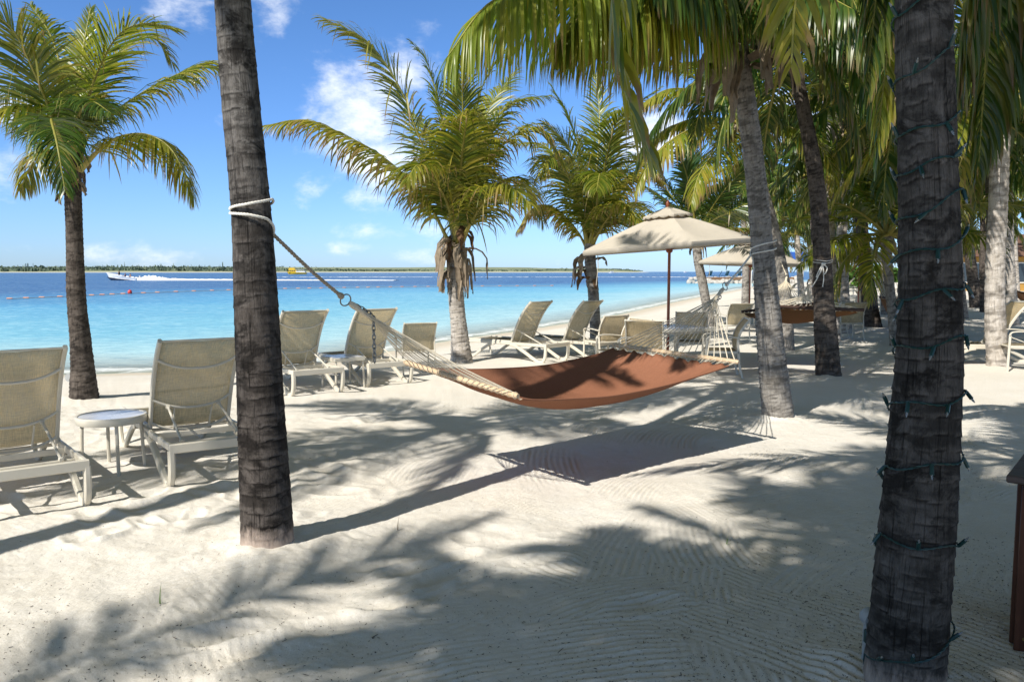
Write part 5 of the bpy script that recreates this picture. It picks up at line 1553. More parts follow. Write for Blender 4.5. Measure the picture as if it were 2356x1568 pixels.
def make_chair():
    o = empty('patio_armchair')
    W = 0.275
    mb = MB()
    mb.tube([(-W, -.24, .40), (W, -.24, .40)], 0.014, 8); mb.tube([(-W, .22, .40), (W, .22, .40)], 0.014, 8)
    for s in (-1, 1):
        mb.tube([(s * W, -.24, .40), (s * W, .22, .40)], 1, flat=(.022, .04), ref=(1, 0, 0))
    mb.build('frame', M['frame'], o)
    for s in (-1, 1):
        # front leg (y+) and arm in one bend, rear leg from the back rail
        mb = MB(); mb.tube([(s * (W + .01), .25, 0.0), (s * (W + .01), .24, .40), (s * (W + .01), .235, .60)], 1, flat=(.035, .022), ref=(0, 1, 0)); mb.build('leg', M['frame'], o)
        mb = MB(); mb.tube(smooth_path([(s * W, -.30, 0.0), (s * W, -.25, .20), (s * W, -.235, .40)], 8), 1, flat=(.035, .022), ref=(0, 1, 0)); mb.build('leg', M['frame'], o)
        mb = MB(); mb.tube(smooth_path([(s * (W + .012), .245, .585), (s * (W + .018), .20, .635), (s * (W + .02), .02, .645), (s * (W + .005), -.24, .62)], 14), 1, flat=(.045, .018), ref=(1, 0, 0)); mb.build('armrest', M['frame'], o)

    def bp(x, s):
        return np.array((x, -.235 - 0.05 * s - 0.11 * s * s + 0.05 * math.sin(PI * s), .41 + .49 * s))
    mb = MB()
    for s in (-1, 1):
        mb.tube([bp(s * W, q) for q in np.linspace(-.05, 1, 12)], 1, flat=(.022, .036), ref=(1, 0, 0))
    mb.tube([bp(-W, .985), bp(W, .985)], .009, 8); mb.tube([bp(-W, .02), bp(W, .02)], .009, 8)
    bk = mb.build('backrest_frame', M['frame'], o)
    mb = MB(); mb.grid([[bp(W * .96 * x_, q) + (0, -.012 * (1 - x_ * x_), 0) for x_ in np.linspace(-1, 1, 7)] for q in np.linspace(.02, .99, 12)])
    s_ = mb.build('back_sling', M['sling'], bk, angle=180); md = s_.modifiers.new('thick', 'SOLIDIFY'); md.thickness = .004
    mb = MB(); mb.grid([[(W * .95 * x_, y, .425 - .02 * (1 - x_ * x_)) for x_ in np.linspace(-1, 1, 7)] for y in np.linspace(-.23, .23, 8)])
    s_ = mb.build('seat_sling', M['sling_seat'], o, angle=180); md = s_.modifiers.new('thick', 'SOLIDIFY'); md.thickness = .004
    return o


def build_tables_chairs():
    # round side table
    q = G(262, 1080); o = empty('round_side_table', (q[0], q[1], 0), 0, 'low round side table with a blue grey glass top between the two nearest loungers', 'side table')
    mb = MB(); mb.lathe([(.236, .395), (.259, .395), (.264, .41), (.264, .445), (.258, .455), (.244, .455), (.242, .446), (.236, .444)], n=40); mb.build('table_rim', M['frame'], o)
    mb = MB(); mb.lathe([(.001, .442), (.239, .442), (.239, .450), (.001, .450)], n=40); mb.build('glass_top', M['glass_top'], o)
    for a in (35, 125, 215, 305):
        c, s = math.cos(math.radians(a)), math.sin(math.radians(a))
        mb = MB(); mb.tube(smooth_path([(.210 * c, .210 * s, .41), (.218 * c, .218 * s, .34), (.225 * c, .225 * s, .15), (.236 * c, .236 * s, -.02)], 8), .0145, 8); mb.build('leg', M['frame'], o)
    # square side table
    q = G(790, 889); o = empty('square_side_table', (q[0], q[1], 0), math.radians(38), 'small square cream side table between the second pair of loungers', 'side table')
    mb = MB(); mb.box((0, 0, .40), (.46, .46, .05)); mb.build('table_rim', M['frame'], o)
    mb = MB(); mb.box((0, 0, .428), (.42, .42, .008)); mb.build('glass_top', M['glass_top'], o)
    for sx in (-1, 1):
        for sy in (-1, 1):
            mb = MB(); mb.tube([(sx * .20, sy * .20, .38), (sx * .215, sy * .215, -.02)], .015, 8); mb.build('leg', M['frame'], o)
    # dining table
    c = P(1538, 751, 13.1)
    o = empty('dining_table', (c[0], c[1], 0), math.radians(20), 'low patio dining table under the nearest parasol', 'table')
    mb = MB(); mb.box((0, 0, .675), (1.06, 1.06, .05)); mb.box((0, 0, .635), (.96, .96, .035)); mb.build('tabletop', M['frame'], o)
    mb = MB(); mb.box((0, 0, .7025), (1.0, 1.0, .010)); mb.build('glass_top', M['glass_top'], o)
    for sx in (-1, 1):
        for sy in (-1, 1):
            mb = MB(); mb.tube(smooth_path([(sx * .44, sy * .44, .66), (sx * .45, sy * .45, .45), (sx * .41, sy * .41, .2), (sx * .47, sy * .47, -.01)], 10), 1, flat=(.06, .035), ref=(1, 0, 0)); mb.build('leg', M['frame'], o)
    pr = make_chair()
    sp = [(1428, 12.3, 118, 1.0, 'patio armchair turned sideways at the left end of the dining table'), (1487, 12.2, -14, 1.0, 'patio armchair with its back to us in front of the dining table'),
          (1592, 14.1, 168, 1.0, 'patio armchair on the far side of the dining table'), (1660, 12.3, 82, 1.0, 'patio armchair at the right of the dining table, seen in profile behind the cords'),
          (1390, 14.4, 30, .95, 'patio armchair with a low back between the reclined loungers and the dining set'), (1688, 18.4, 12, 1.0, 'patio armchair standing alone left of the hammock palm'),
          (955, 12.6, 20, .92, 'low armchair behind the hammock cords, at the edge of the lounger pair'), (2352, 12.9, 75, 1.0, 'beige armchair cut by the right picture edge'),
          (1955, 30.0, 70, 1.0, 'armchair beneath the far parasol'), (2000, 29.0, -80, 1.0, 'armchair right of the far parasol pole'), (1915, 19.5, 40, 1.0, 'armchair behind the brown hammock, half hidden by the dark slender palm'), (1950, 19.0, 5, 1.0, 'armchair behind the right end of the brown hammock'),
          (1740, 22.5, 40, 1.0, 'armchair under the second parasol behind the hammock palm')]
    for i, (u, Y, rz, s_, lb) in enumerate(sp):
        x = (u - CX) / FPX * Y
        place_copy(pr, i == 0, (x, Y, ground((x, Y)) - 0.01), math.radians(rz), lb, 'chair', 'patio armchairs on the sand', s_)


# ================================================================== parasols
def parasol(u, Y, zc, ztop, R, tilt, label, rz=0.2, hi=True):
    x = (u - CX) / FPX * Y
    o = empty('parasol', (x, Y, 0), rz, label, 'parasol', 'cream parasols over the tables')
    n = 8
    mb = MB(); mb.tube([(0, 0, -.05), (0, 0, ztop - .06)], .024, 12); mb.build('pole', M['teak'], o)
    cnp = empty('canopy_top')
    # canopy with sagging panels
    Rt = Matrix.Rotation(tilt, 3, 'Y')

    def T(p): return np.array(Rt @ Vector((p[0], p[1], p[2] - zc)) + Vector((0, 0, zc)))

    def surf(a, f, r0, r1, z0, z1, sag=.09):
        k = a * n / (2 * PI); fr = k - math.floor(k); w_ = 4 * fr * (1 - fr)
        h = math.cos(PI / n) / math.cos((fr - .5) * 2 * PI / n)
        r = (r0 + (r1 - r0) * f) * h
        z = z0 + (z1 - z0) * (f ** 1.12) - sag * w_ * f * (1 - f) * 1.3 - 0.0 * w_
        return T((r * math.cos(a), r * math.sin(a), z))
    m = n * 8
    mb = MB()
    rows = [[surf(2 * PI * j / m, i / 9, .22, R, ztop - .12, zc) for j in range(m + 1)] for i in range(10)]
    rows.append([surf(2 * PI * j / m, 1.0, .22, R * 0.998, ztop - .12, zc) - np.array((0, 0, .075)) for j in range(m + 1)])
    mb.grid(rows)
    cn = mb.build('canopy', M['canvas'], o, angle=28); md = cn.modifiers.new('thick', 'SOLIDIFY'); md.thickness = .004
    mb = MB()
    rows = [[surf(2 * PI * j / m, i / 5, .015, .40, ztop, ztop - .135, .03) + np.array((0, 0, .035)) for j in range(m + 1)] for i in range(6)]
    rows.append([surf(2 * PI * j / m, 1.0, .015, .405, ztop, ztop - .135, .03) + np.array((0, 0, .035 - .05 * (0.45 + .55 * abs(math.cos(PI * 2 * j / 8))))) for j in range(m + 1)])
    mb.grid(rows)
    v_ = mb.build('vent_cap', M['canvas'], cn, angle=28); md = v_.modifiers.new('thick', 'SOLIDIFY'); md.thickness = .004
    mb = MB(); mb.lathe([(.02, 0), (.035, .03), (.045, .07), (.03, .11), (.008, .125)], T((0, 0, ztop + .02)), 12); mb.build('finial', M['teak'], o)
    hz = zc - .16
    mb = MB(); mb.lathe([(.03, -.07), (.055, -.05), (.055, .05), (.035, .07)], (0, 0, hz + .1), 12); mb.build('hub', M['teak'], o)
    for k in range(n):
        a = 2 * PI * k / n
        c, s = math.cos(a), math.sin(a)
        p0, p1 = T((.10 * c, .10 * s, ztop - .115)), T(((R - .02) * c, (R - .02) * s, zc - .022))
        mb = MB(); mb.tube([p0, p1], 1, flat=(.02, .028), ref=(-s, c, 0)); mb.build('rib', M['teak'], o)
        mb = MB(); mb.tube([(.05 * c, .05 * s, hz + .1), p0 * .45 + p1 * .55 - (0, 0, .01)], 1, flat=(.018, .024), ref=(-s, c, 0)); mb.build('strut', M['teak'], o)
    bpy.data.objects.remove(cnp)
    mb = MB(); mb.box((0, 0, 0.02), (.5, .5, .09)); mb.lathe([(.05, .06), (.05, .30), (.03, .31)], (0, 0, 0), 12); mb.build('base', M['pvc'], o)
    if hi:
        e = T((-R * .86, -.2 * R, zc - .06))
        mb = MB(); mb.tube([e, e + (0.01, 0, -.2), e + (-.02, 0, -.5)], .006, 5); mb.build('tie_strap', M['canvas'], o)
    return o


def build_parasols():
    parasol(1538, 13.1, 2.03, 2.60, 1.41, -0.075, 'nearest cream parasol on a red brown pole over the dining table', 0.03)
    parasol(1724, 23.0, 1.84, 2.48, 1.52, 0.03, 'cream parasol half hidden behind the hammock palm', 0.1)
    parasol(1974, 28.0, 1.98, 2.5, 1.5, 0.0, 'far cream parasol on a thin red pole among the trunks', 0.3, False)


# ================================================================== fairy lights, wooden box, outlets
def build_b_things():
    path, _ = B_PATH
    L = np.concatenate([[0], np.cumsum(np.linalg.norm(np.diff(path, axis=0), axis=1))])
    radii = B_RADII
    Y = G(2080, 1590)[1]

    def cr(z):
        c = np.array([np.interp(z, path[:, 2], path[:, k]) for k in range(3)])
        s = np.interp(z, path[:, 2], L)
        r = np.interp((s + .25) / (L[-1] + .25), np.linspace(0, 1, len(radii)), radii) * (1 + .10 * math.exp(-(s + .25) / .28))
        return c, r
    zz = lambda v: P(2120, v, Y - 0.1)[2]
    turns = [(1535, 1450), (1245, 1262), (1085, 1050), (935, 905), (800, 772), (690, 650), (585, 540), (500, 425), (395, 340), (305, 250), (170, 90), (20, -60)]
    pts = []
    for i, (vl, vr) in enumerate(turns):
        zl, zr = zz(vl), zz(vr)
        zn = zz(turns[i + 1][0]) if i + 1 < len(turns) else zr + .1
        for q in range(16):
            f_ = q / 16; a = PI + PI * f_
            z = zl + (zr - zl) * sstep(0, 1, f_) * 1.0 + 0.014 * math.sin(f_ * 9 + i * 2.1) * math.sin(PI * f_)
            c, r = cr(z); pts.append((c[0] + (r * 1.045 + .006) * math.cos(a), c[1] + (r * 1.045 + .006) * math.sin(a), z))
        for q in range(10):
            f_ = q / 10; a = 2 * PI + PI * f_
            z = zr + (zn - zr) * f_
            c, r = cr(z); pts.append((c[0] + (r * 1.045 + .006) * math.cos(a), c[1] + (r * 1.045 + .006) * math.sin(a), z))
    pts = np.array(pts)
    o = empty('fairy_light_string', (path[0][0], path[0][1], 0), 0, 'green cable of small clear fairy lights wound up the thick dark palm', 'fairy lights')
    org = np.array(o.location)
    mb = MB(); p2 = smooth_path(pts, len(pts) * 2); rope(mb, p2, .0040, pitch=.05, strands=2, n=5); mb.build('cable', M['green_wire'], o, origin=org)
    Lp = np.concatenate([[0], np.cumsum(np.linalg.norm(np.diff(pts, axis=0), axis=1))])
    g = np.random.default_rng(4)
    s = 0.07
    while s < Lp[-1]:
        c = np.array([np.interp(s, Lp, pts[:, k]) for k in range(3)])
        c0, r = cr(c[2])
        out = nrm((c - c0) * (1, 1, 0)); tan = np.array((-out[1], out[0], 0))
        el = g.choice([-1.0, -0.7, 0.75, 0.9]) + g.normal(0, .15)
        d = nrm(out * 0.45 + np.array((0, 0, el)) + tan * g.normal(0, .5))
        mb = MB(); mb.tube([c, c + d * .010, c + d * .040], [.005, .0072, .0072], 8); so_ = mb.build('bulb_socket', M['green_wire'], o, origin=org)
        mb = MB(); mb.tube([c + d * .040, c + d * .050, c + d * .058], [.0042, .0038, .0012], 8); mb.build('bulb', M['bulb'], so_, origin=org)
        s += g.uniform(.12, .19)
    # plug and conduit at the foot of the trunk
    c, r = cr(0.25)
    q = G(1990, 1545)
    o = empty('outlet_conduit', (q[0], q[1], 0), 0, 'grey conduit pipe with a round outlet box at the foot of the fairy light palm', 'outlet')
    org = np.array(o.location)
    top = P(1998, 1422, q[1] + .02)
    mb = MB(); mb.tube([q - (0, 0, .06), q * .4 + top * .6, top], .017, 12); mb.build('pipe', M['pvc'], o, origin=org)
    mb = MB(); mb.tube([top + (.012, -.03, .0), top + (.012, -.028, .0), top + (.012, .03, 0)], [.030, .036, .036], 18); mb.build('outlet_box', M['pvc'], o, origin=org)
    o = empty('green_plug', (top[0], top[1] - .05, 0), 0, 'green plug with its lead hanging from the outlet at the fairy light palm', 'plug')
    org = np.array(o.location)
    pc = P(1996, 1462, q[1] - .04)
    mb = MB(); mb.box(pc, (.026, .022, .055)); mb.build('plug_body', M['green_wire'], o, origin=org)
    mb = MB(); mb.tube(smooth_path([top + (0, -.035, .0), pc + (0, 0, .05), pc + (0, 0, .02)], 8), .004, 6); mb.tube(smooth_path([pc - (0, 0, .02), pc - (0.01, 0, .10), pc - (-.02, -.02, .19), np.array((c[0] - r * .7, c[1] - r * .8, .03))], 14), .004, 6); mb.build('lead', M['green_wire'], o, origin=org)
    # outlet at the foot of the water's edge palm
    q = G(170, 900); o = empty('weathered_outlet', (q[0], q[1], 0), 0, 'small weathered outlet with a bent conduit at the foot of the short dark palm', 'outlet')
    org = np.array(o.location); t = P(163, 872, q[1])
    mb = MB(); mb.tube(smooth_path([q - (0, 0, .05), (q + t) / 2 + (-.02, 0, 0), t], 8), .02, 8); mb.build('pipe', M['pvc'], o, origin=org)
    mb = MB(); mb.tube([t + (0, -.05, .03), t + (0, .04, .03)], .055, 12); mb.build('outlet_box', M['pvc'], o, origin=org)
    # wooden box at the right edge
    e1 = np.array((.63, .776, 0)); e2 = np.array((.776, -.63, 0))
    k = np.array((2.135, 3.30, 0))
    c = k + e2 * .40 + e1 * .28
    rz = math.atan2(e2[1], e2[0])
    o = empty('wooden_bin', tuple(c), rz, 'varnished red brown wooden box with an overhanging weathered board top', 'wooden box')
    mb = MB()
    mb.box((0, 0, .36), (.80, .56, .70)); mb.build('body', M['boxwood'], o)
    mb = MB()
    for i in range(4):
        mb.box((-.30 + .20 * i, -.288, .35), (.196, .018, .70))
    mb.build('front_boards', M['boxwood'], o)
    mb = MB(); mb.box((-.41, 0, .36), (.02, .5, .70)); mb.build('side_board', M['boxwood'], o)
    mb = MB()
    for i in range(4):
        mb.box((0, -.262 + .175 * i, .742), (.90, .169, .032))
    mb.build('top_boards', M['boxtop'], o)
    for (x, z) in ((-.36, .66), (-.36, .36), (-.36, .06), (-.12, .66), (-.12, .06)):
        mb = MB(); mb.tube([(x, -.296, z), (x, -.301, z)], .007, 8); mb.build('screw', M['brass'], o)


# ================================================================== sea craft, floats, jetty
def skin_body(name, joints, edges, radii, mat, parent, sub=1):
    me = bpy.data.meshes.new(name); me.from_pydata([tuple(j) for j in joints], edges, [])
    o = bpy.data.objects.new(name, me); col.objects.link(o); me.materials.append(mat)
    md = o.modifiers.new('skin', 'SKIN')
    for i, r in enumerate(radii):
        me.skin_vertices[0].data[i].radius = (r, r)
    me.skin_vertices[0].data[0].use_root = True
    o.modifiers.new('sub', 'SUBSURF').levels = sub
    o.modifiers['sub'].render_levels = sub
    if parent is not None: o.parent = parent
    return o


def person(loc, rz, label, shirt, seated):
    skin = PM['skin']
    o = empty('person', loc, rz, label, 'person', 'people riding in the white boat')
    h = 0.45 if seated else 0.92
    J = [(0, 0, h), (0, 0, h + .25), (0, 0, h + .48), (0, .01, h + .57), (0, .02, h + .70), (0, .0, h + .80)]
    E = [(0, 1), (1, 2), (2, 3), (3, 4), (4, 5)]
    Rr = [.15, .15, .14, .06, .105, .07]
    for s in (-1, 1):
        b = len(J)
        J += [(s * .19, 0, h + .45), (s * .24, .05, h + .2), (s * .2, .25, h + .1), (s * .18, .31, h + .1)]; E += [(2, b), (b, b + 1), (b + 1, b + 2), (b + 2, b + 3)]; Rr += [.065, .05, .04, .03]
        b = len(J)
        if seated: J += [(s * .1, .05, h - .02), (s * .11, .45, h + .0), (s * .11, .47, .08), (s * .11, .58, .05)]
        else: J += [(s * .1, 0, h - .05), (s * .11, .03, .48), (s * .11, 0, .08), (s * .11, .12, .04)]
        E += [(0, b), (b, b + 1), (b + 1, b + 2), (b + 2, b + 3)]; Rr += [.095, .07, .05, .04]
    skin_body('body', J, E, Rr, skin, o)
    mb = MB(); mb.lathe([(.17, -.04), (.18, .1), (.19, .3), (.20, .42), (.14, .52), (.07, .55)], (0, 0, h), 14); mb.build('shirt', shirt, o)
    mb = MB(); mb.lathe([(.115, 0), (.12, .05), (.10, .11), (.05, .15), (.01, .155)], (0, -.01, h + .70), 12); mb.build('hair', PM['hair'], o)
    for s in (-1, 1):
        b = [(s * .1, .02, h), (s * .11, .4, h + .01)] if seated else [(s * .1, 0, h), (s * .11, .02, .5)]
        mb = MB(); mb.tube(b, [.12, .09], 10); mb.build('trouser_leg', PM['dark'], o)


PM = {}


def boat_hull(mb, L, B, H, bowrise=.5, n=22, sheer=None, mi=0, flare=.75):
    """hull along -x (bow at x=-L/2); z=0 is the waterline"""
    rows = []
    for i in range(n):
        f_ = i / (n - 1)               # 0 bow .. 1 stern
        x = -L / 2 + L * f_
        w = B / 2 * (math.sin(PI / 2 * min(1, f_ / .55)) ** .8) * (1 - .10 * max(0, (f_ - .6) / .4))
        top = H + bowrise * (1 - f_) ** 2
        kz = -.35 + (.9 * H + .35) * max(0, 1 - f_ / .18) ** 2
        xk = x + L * .06 * max(0, 1 - f_ / .25)
        r = []
        for (a, b) in ((-1, 1), (-.93, .55), (-.8, .15), (-.5, -.06), (0, 0), (.5, -.06), (.8, .15), (.93, .55), (1, 1)):
            zz_ = kz + (top - kz) * b if b > 0 else kz - .0 * b
            yy = w * a * (flare + (1 - flare) * max(0, b))
            if a == 0: yy = 0
            r.append((x + (xk - x) * (1 - max(0, b)), yy, zz_))
        rows.append(r)
    mb.grid(rows, mi)
    mb.add([p for p in rows[-1]], [tuple(range(9))], mi)
    return rows


def build_sea_things():
    PM['white'] = paint('white_gelcoat', (0.72, 0.73, 0.74), .25, .04, .5, scale=2)
    PM['navy'] = paint('navy_bottom_paint', (0.012, 0.022, 0.05), .4, .1, .5)
    PM['skin'] = paint('skin', (0.42, 0.24, 0.16), .6, .1, .3)
    PM['hair'] = paint('dark_hair', (0.03, 0.022, 0.018), .7, .2, .3)
    PM['dark'] = paint('dark_cloth', (0.02, 0.022, 0.03), .9, .2, .1)
    PM['blue'] = paint('blue_cloth', (0.03, 0.06, 0.16), .9, .2, .1)
    PM['pink'] = paint('pale_pink_cloth', (0.45, 0.30, 0.26), .9, .2, .1)
    PM['yellow'] = paint('yellow_boat_paint', (0.70, 0.45, 0.02), .4, .08, .5, scale=2)
    PM['red'] = paint('red_float_plastic', (0.62, 0.045, 0.035), .35, .1, .5)
    PM['orangewhite'] = paint('faded_orange_float', (0.60, 0.28, 0.17), .5, .2, .4)
    PM['foam'] = paint('white_sea_foam', (0.85, 0.88, 0.90), .9, .06, .2, scale=3)
    PM['rock'] = paint('pale_limestone', (0.46, 0.43, 0.38), .9, .35, .2, scale=2.2, bump=.6)
    PM['deck'] = mat_wood('brown_deck_boards', (0.20, 0.105, 0.05), (0.33, 0.18, 0.09))
    PM['deckchair'] = paint('dark_blue_green_sling', (0.05, 0.095, 0.12), .7, .15, .3)
    PM['window'] = paint('dark_cabin_glass', (0.02, 0.03, 0.04), .12, .1, .7)
    # motor boat
    c = G(281, 644.5, SEA); L = 8.0
    o = empty('motor_boat', (c[0], c[1], SEA), math.radians(-8), 'white open motor boat planing with its bow raised and a long foam wake', 'boat')
    tilt = Matrix.Rotation(math.radians(5.0), 3, 'Y')

    def tf(mb):
        mb.v = [np.array([tuple(tilt @ Vector(p) + Vector((0, 0, .12))) for p in a]) for a in mb.v]; return mb
    mb = MB(); rows = boat_hull(mb, L, 2.3, .75, .55); tf(mb).build('hull', PM['white'], o)
    mb = MB(); boat_hull(mb, L * .985, 2.16, .20, .10); tf(mb).build('bottom', PM['navy'], o)
    mb = MB()
    mb.tube([np.array(r[0]) for r in rows], .05, 6); mb.tube([np.array(r[-1]) for r in rows], .05, 6)
    tf(mb).build('gunwale', PM['white'], o)
    mb = MB(); mb.grid([[(-L * .5 + .5 + x_, y_ * min(1, (x_ + .3) / 2), .80 + .5 * (1 - x_ / 3.2) ** 2 * .8 - .12) for y_ in (-.9, 0, .9)] for x_ in np.linspace(0, 3.2, 8)]); mb.box((-.3, 0, .55), (.9, .8, .9)); mb.grid([[(x_, y_, .2) for y_ in (-1.0, 0, 1.0)] for x_ in (-1.2, 4.1)]); tf(mb).build('deck', PM['white'], o)
    mb = MB(); mb.box((L / 2 + .25, 0, .75), (.5, .45, .55)); mb.box((L / 2 + .28, 0, .2), (.22, .18, .9)); tf(mb).build('outboard_motor', PM['dark'], o)
    ca, sa = math.cos(math.radians(-8)), math.sin(math.radians(-8))
    for (lx, ly, seated, shirt, lb) in ((-.75, .1, False, PM['dark'], 'person in dark clothes standing at the wheel of the white boat'), (1.1, -.4, True, PM['blue'], 'person in blue seated in the middle of the white boat'), (1.9, .3, True, PM['pink'], 'person in a pale top seated nearest the stern of the white boat')):
        zb = SEA + .12 + (.28 if not seated else .32) - math.sin(math.radians(5)) * lx
        person((c[0] + ca * lx - sa * ly, c[1] + sa * lx + ca * ly, zb), math.radians(82), lb, shirt, seated)
    # wake
    V = []; g = np.random.default_rng(2)
    rows = []
    nx, ny = 170, 9
    for i in range(nx):
        f_ = i / (nx - 1); x = L * .15 + f_ * 62
        w_ = .9 + 3.2 * f_ ** .8
        hgt = (.55 * math.exp(-((x - 6.5) / 4) ** 2) + .40 * math.exp(-x / 50))
        rows.append([(x, y_ * w_, max(-.05, hgt * (1 - y_ * y_) * (.55 + .9 * g.random()) - .03)) for y_ in np.linspace(-1, 1, ny)])
    mb = MB(); mb.grid(rows)
    wk = mb.build('boat_wake', PM['foam'], None, origin=(0, 0, 0)); wk.location = (c[0], c[1], SEA + .01); wk.rotation_euler = (0, 0, math.radians(-3))
    tag(wk, 'white foam trail behind the motor boat', 'foam', kind='stuff')
    rows = []
    c2 = G(640, 637.5, SEA); 
    for i in range(200):
        x = i * .8
        rows.append([(x, y_, .14 * g.random() * (1 - y_ * y_ / 1.7)) for y_ in (-1.0, -.4, .4, 1.0)])
    mb = MB(); mb.grid(rows); wk = mb.build('old_wake', PM['foam'], None); wk.location = (c2[0], c2[1], SEA + .01); wk.rotation_euler = (0, 0, math.radians(0.5))
    tag(wk, 'thin line of foam left on the deep water in mid channel', 'foam', kind='stuff')
    # yellow tour boat
    c = G(682, 630.6, SEA)
    o = empty('tour_boat', (c[0], c[1], SEA), 0, 'yellow double deck tour boat far out near the island', 'boat')
    mb = MB(); boat_hull(mb, 14.8, 4.4, 1.3, .5); mb.build('hull', PM['yellow'], o)
    mb = MB(); mb.box((-2.6, 0, 2.3), (6.0, 3.4, 2.0)); mb.box((-3.0, 0, 4.0), (4.4, 3.0, 1.3)); mb.build('cabin', PM['yellow'], o)
    mb = MB(); mb.box((3.4, 0, 3.3), (6.4, 3.8, .16)); mb.box((3.4, 0, 1.7), (6.6, 4.0, .9)); mb.build('stern_canopy', PM['white'], o)
    for k in range(4):
        mb = MB(); mb.box((-5.0 + 1.4 * k, -1.72, 2.5), (1.0, .06, .8)); mb.build('window', PM['window'], o)
    for k in range(4):
        mb = MB(); mb.tube([(.8 + 1.7 * k, -1.7, 2.0), (.8 + 1.7 * k, -1.7, 3.3)], .06, 6); mb.build('canopy_post', PM['white'], o)
    mb = MB(); mb.tube([(-3, 0, 4.6), (-3, 0, 6.2)], .05, 6); mb.build('mast', PM['white'], o)
    # small white boats far off
    for (u, v, L, lb) in ((1408, 628.6, 9, 'tiny white cabin boat off the island tip'), (1577, 627.2, 7, 'speck of a white boat on the open horizon')):
        c = G(u, v, SEA); o = empty('cabin_boat', (c[0], c[1], SEA), .2, lb, 'boat')
        mb = MB(); boat_hull(mb, L, 2.8, 1.0, .5); mb.build('hull', PM['white'], o)
        mb = MB(); mb.box((0, 0, 1.7), (L * .35, 1.9, 1.4)); mb.build('cabin', PM['white'], o)
        mb = MB(); mb.box((0, -.96, 1.9), (L * .28, .05, .5)); mb.build('window', PM['window'], o)
    # float line
    o = empty('float_line', (BUOYLINE[4][0], BUOYLINE[4][1], SEA), 0, 'swimming area float line of small orange floats across the turquoise water', 'float line')
    org = np.array(o.location)
    us = np.array((22, 60, 96, 138, 182, 211, 235, 258, 283, 330, 362, 405, 446, 488, 526, 566, 608, 656, 686, 712, 739, 765, 792, 823, 847, 870, 898, 925, 955, 985, 1010, 1040, 1075, 1110, 1150, 1190, 1230, 1270))
    vs_ = np.interp(us, (-500, 0, 150, 300, 460, 650, 900, 1100, 1300), (705, 688, 682, 675, 669, 664, 660, 658, 657))
    pts = [G(u, v, SEA + .02) for u, v in zip(us, vs_)]
    mb = MB()
    dense = smooth_path(pts, 240); dense[:, 2] += .012 * np.sin(np.arange(240) * 1.7)
    mb.tube(dense, .022, 5); mb.build('rope', M['old_rope'], o, origin=org)
    for p in pts:
        mb = MB(); r = .05
        mb.tube([p + (-.22, 0, .03), p + (-.17, 0, .03), p + (.17, 0, .03), p + (.22, 0, .03)], [.03, r, r, .03], 10); mb.build('float', PM['orangewhite'], o, origin=org)
    c = G(299, 675.5, SEA); mb = MB()
    mb.lathe([(.02, -.15), (.14, -.10), (.21, .02), (.235, .14), (.21, .27), (.13, .36), (.05, .385), (.05, .42), (.01, .425)], (0, 0, 0), 18)
    b_ = mb.build('marker_buoy', PM['red'], None); b_.location = (c[0], c[1], SEA + .03); b_.scale = (.82,) * 3; tag(b_, 'round red marker buoy on the float line', 'buoy')
    # rock jetty
    c0, c1 = G(1640, 651, SEA), G(1830, 650.5, SEA)
    g = np.random.default_rng(6)
    d = c1 - c0
    o = empty('jetty_deck', tuple((c0 + c1) / 2 * (1, 1, 0)), math.atan2(d[1], d[0]), 'low brown timber deck on the rock jetty', 'jetty')
    Ld = float(np.linalg.norm(d[:2]))
    mb = MB(); mb.box((0, 3.0, .50), (Ld, 5.0, .14)); mb.build('deck_boards', PM['deck'], o)
    mb = MB(); mb.box((0, .45, .28), (Ld, .12, .38)); mb.build('fascia', PM['deck'], o)
    for (u, rz, lb) in ((1631, .3, 'dark lounge chair at the seaward end of the jetty'), (1650, 1.2, 'dark reclined lounger second from the jetty tip'), (1669, .4, 'dark lounge chair in the middle of the jetty'), (1687, 1.0, 'dark lounger on the jetty just left of the white rope'), (1698, .4, 'dark lounge chair on the jetty right of the white rope')):
        p = P(u, 638, 131.5); o = empty('deck_lounger', (p[0], p[1] + .6, .57), rz, lb, 'deck chair', 'dark chairs on the jetty deck')
        mb = MB(); mb.box((0, 0, .38), (.62, 1.1, .06)); mb.build('seat', PM['deckchair'], o)
        mb = MB(); mb.grid([[(x_, -.55 - .38 * f_, .4 + .72 * f_) for x_ in (-.31, .31)] for f_ in (0, .5, 1)]); s_ = mb.build('backrest', PM['deckchair'], o); md = s_.modifiers.new('t', 'SOLIDIFY'); md.thickness = .04
        for sx in (-1, 1):
            for sy in (-.5, .5):
                mb = MB(); mb.tube([(sx * .29, sy, .38), (sx * .29, sy, 0)], .025, 6); mb.build('leg', PM['deckchair'], o)
    import bmesh
    k = 0
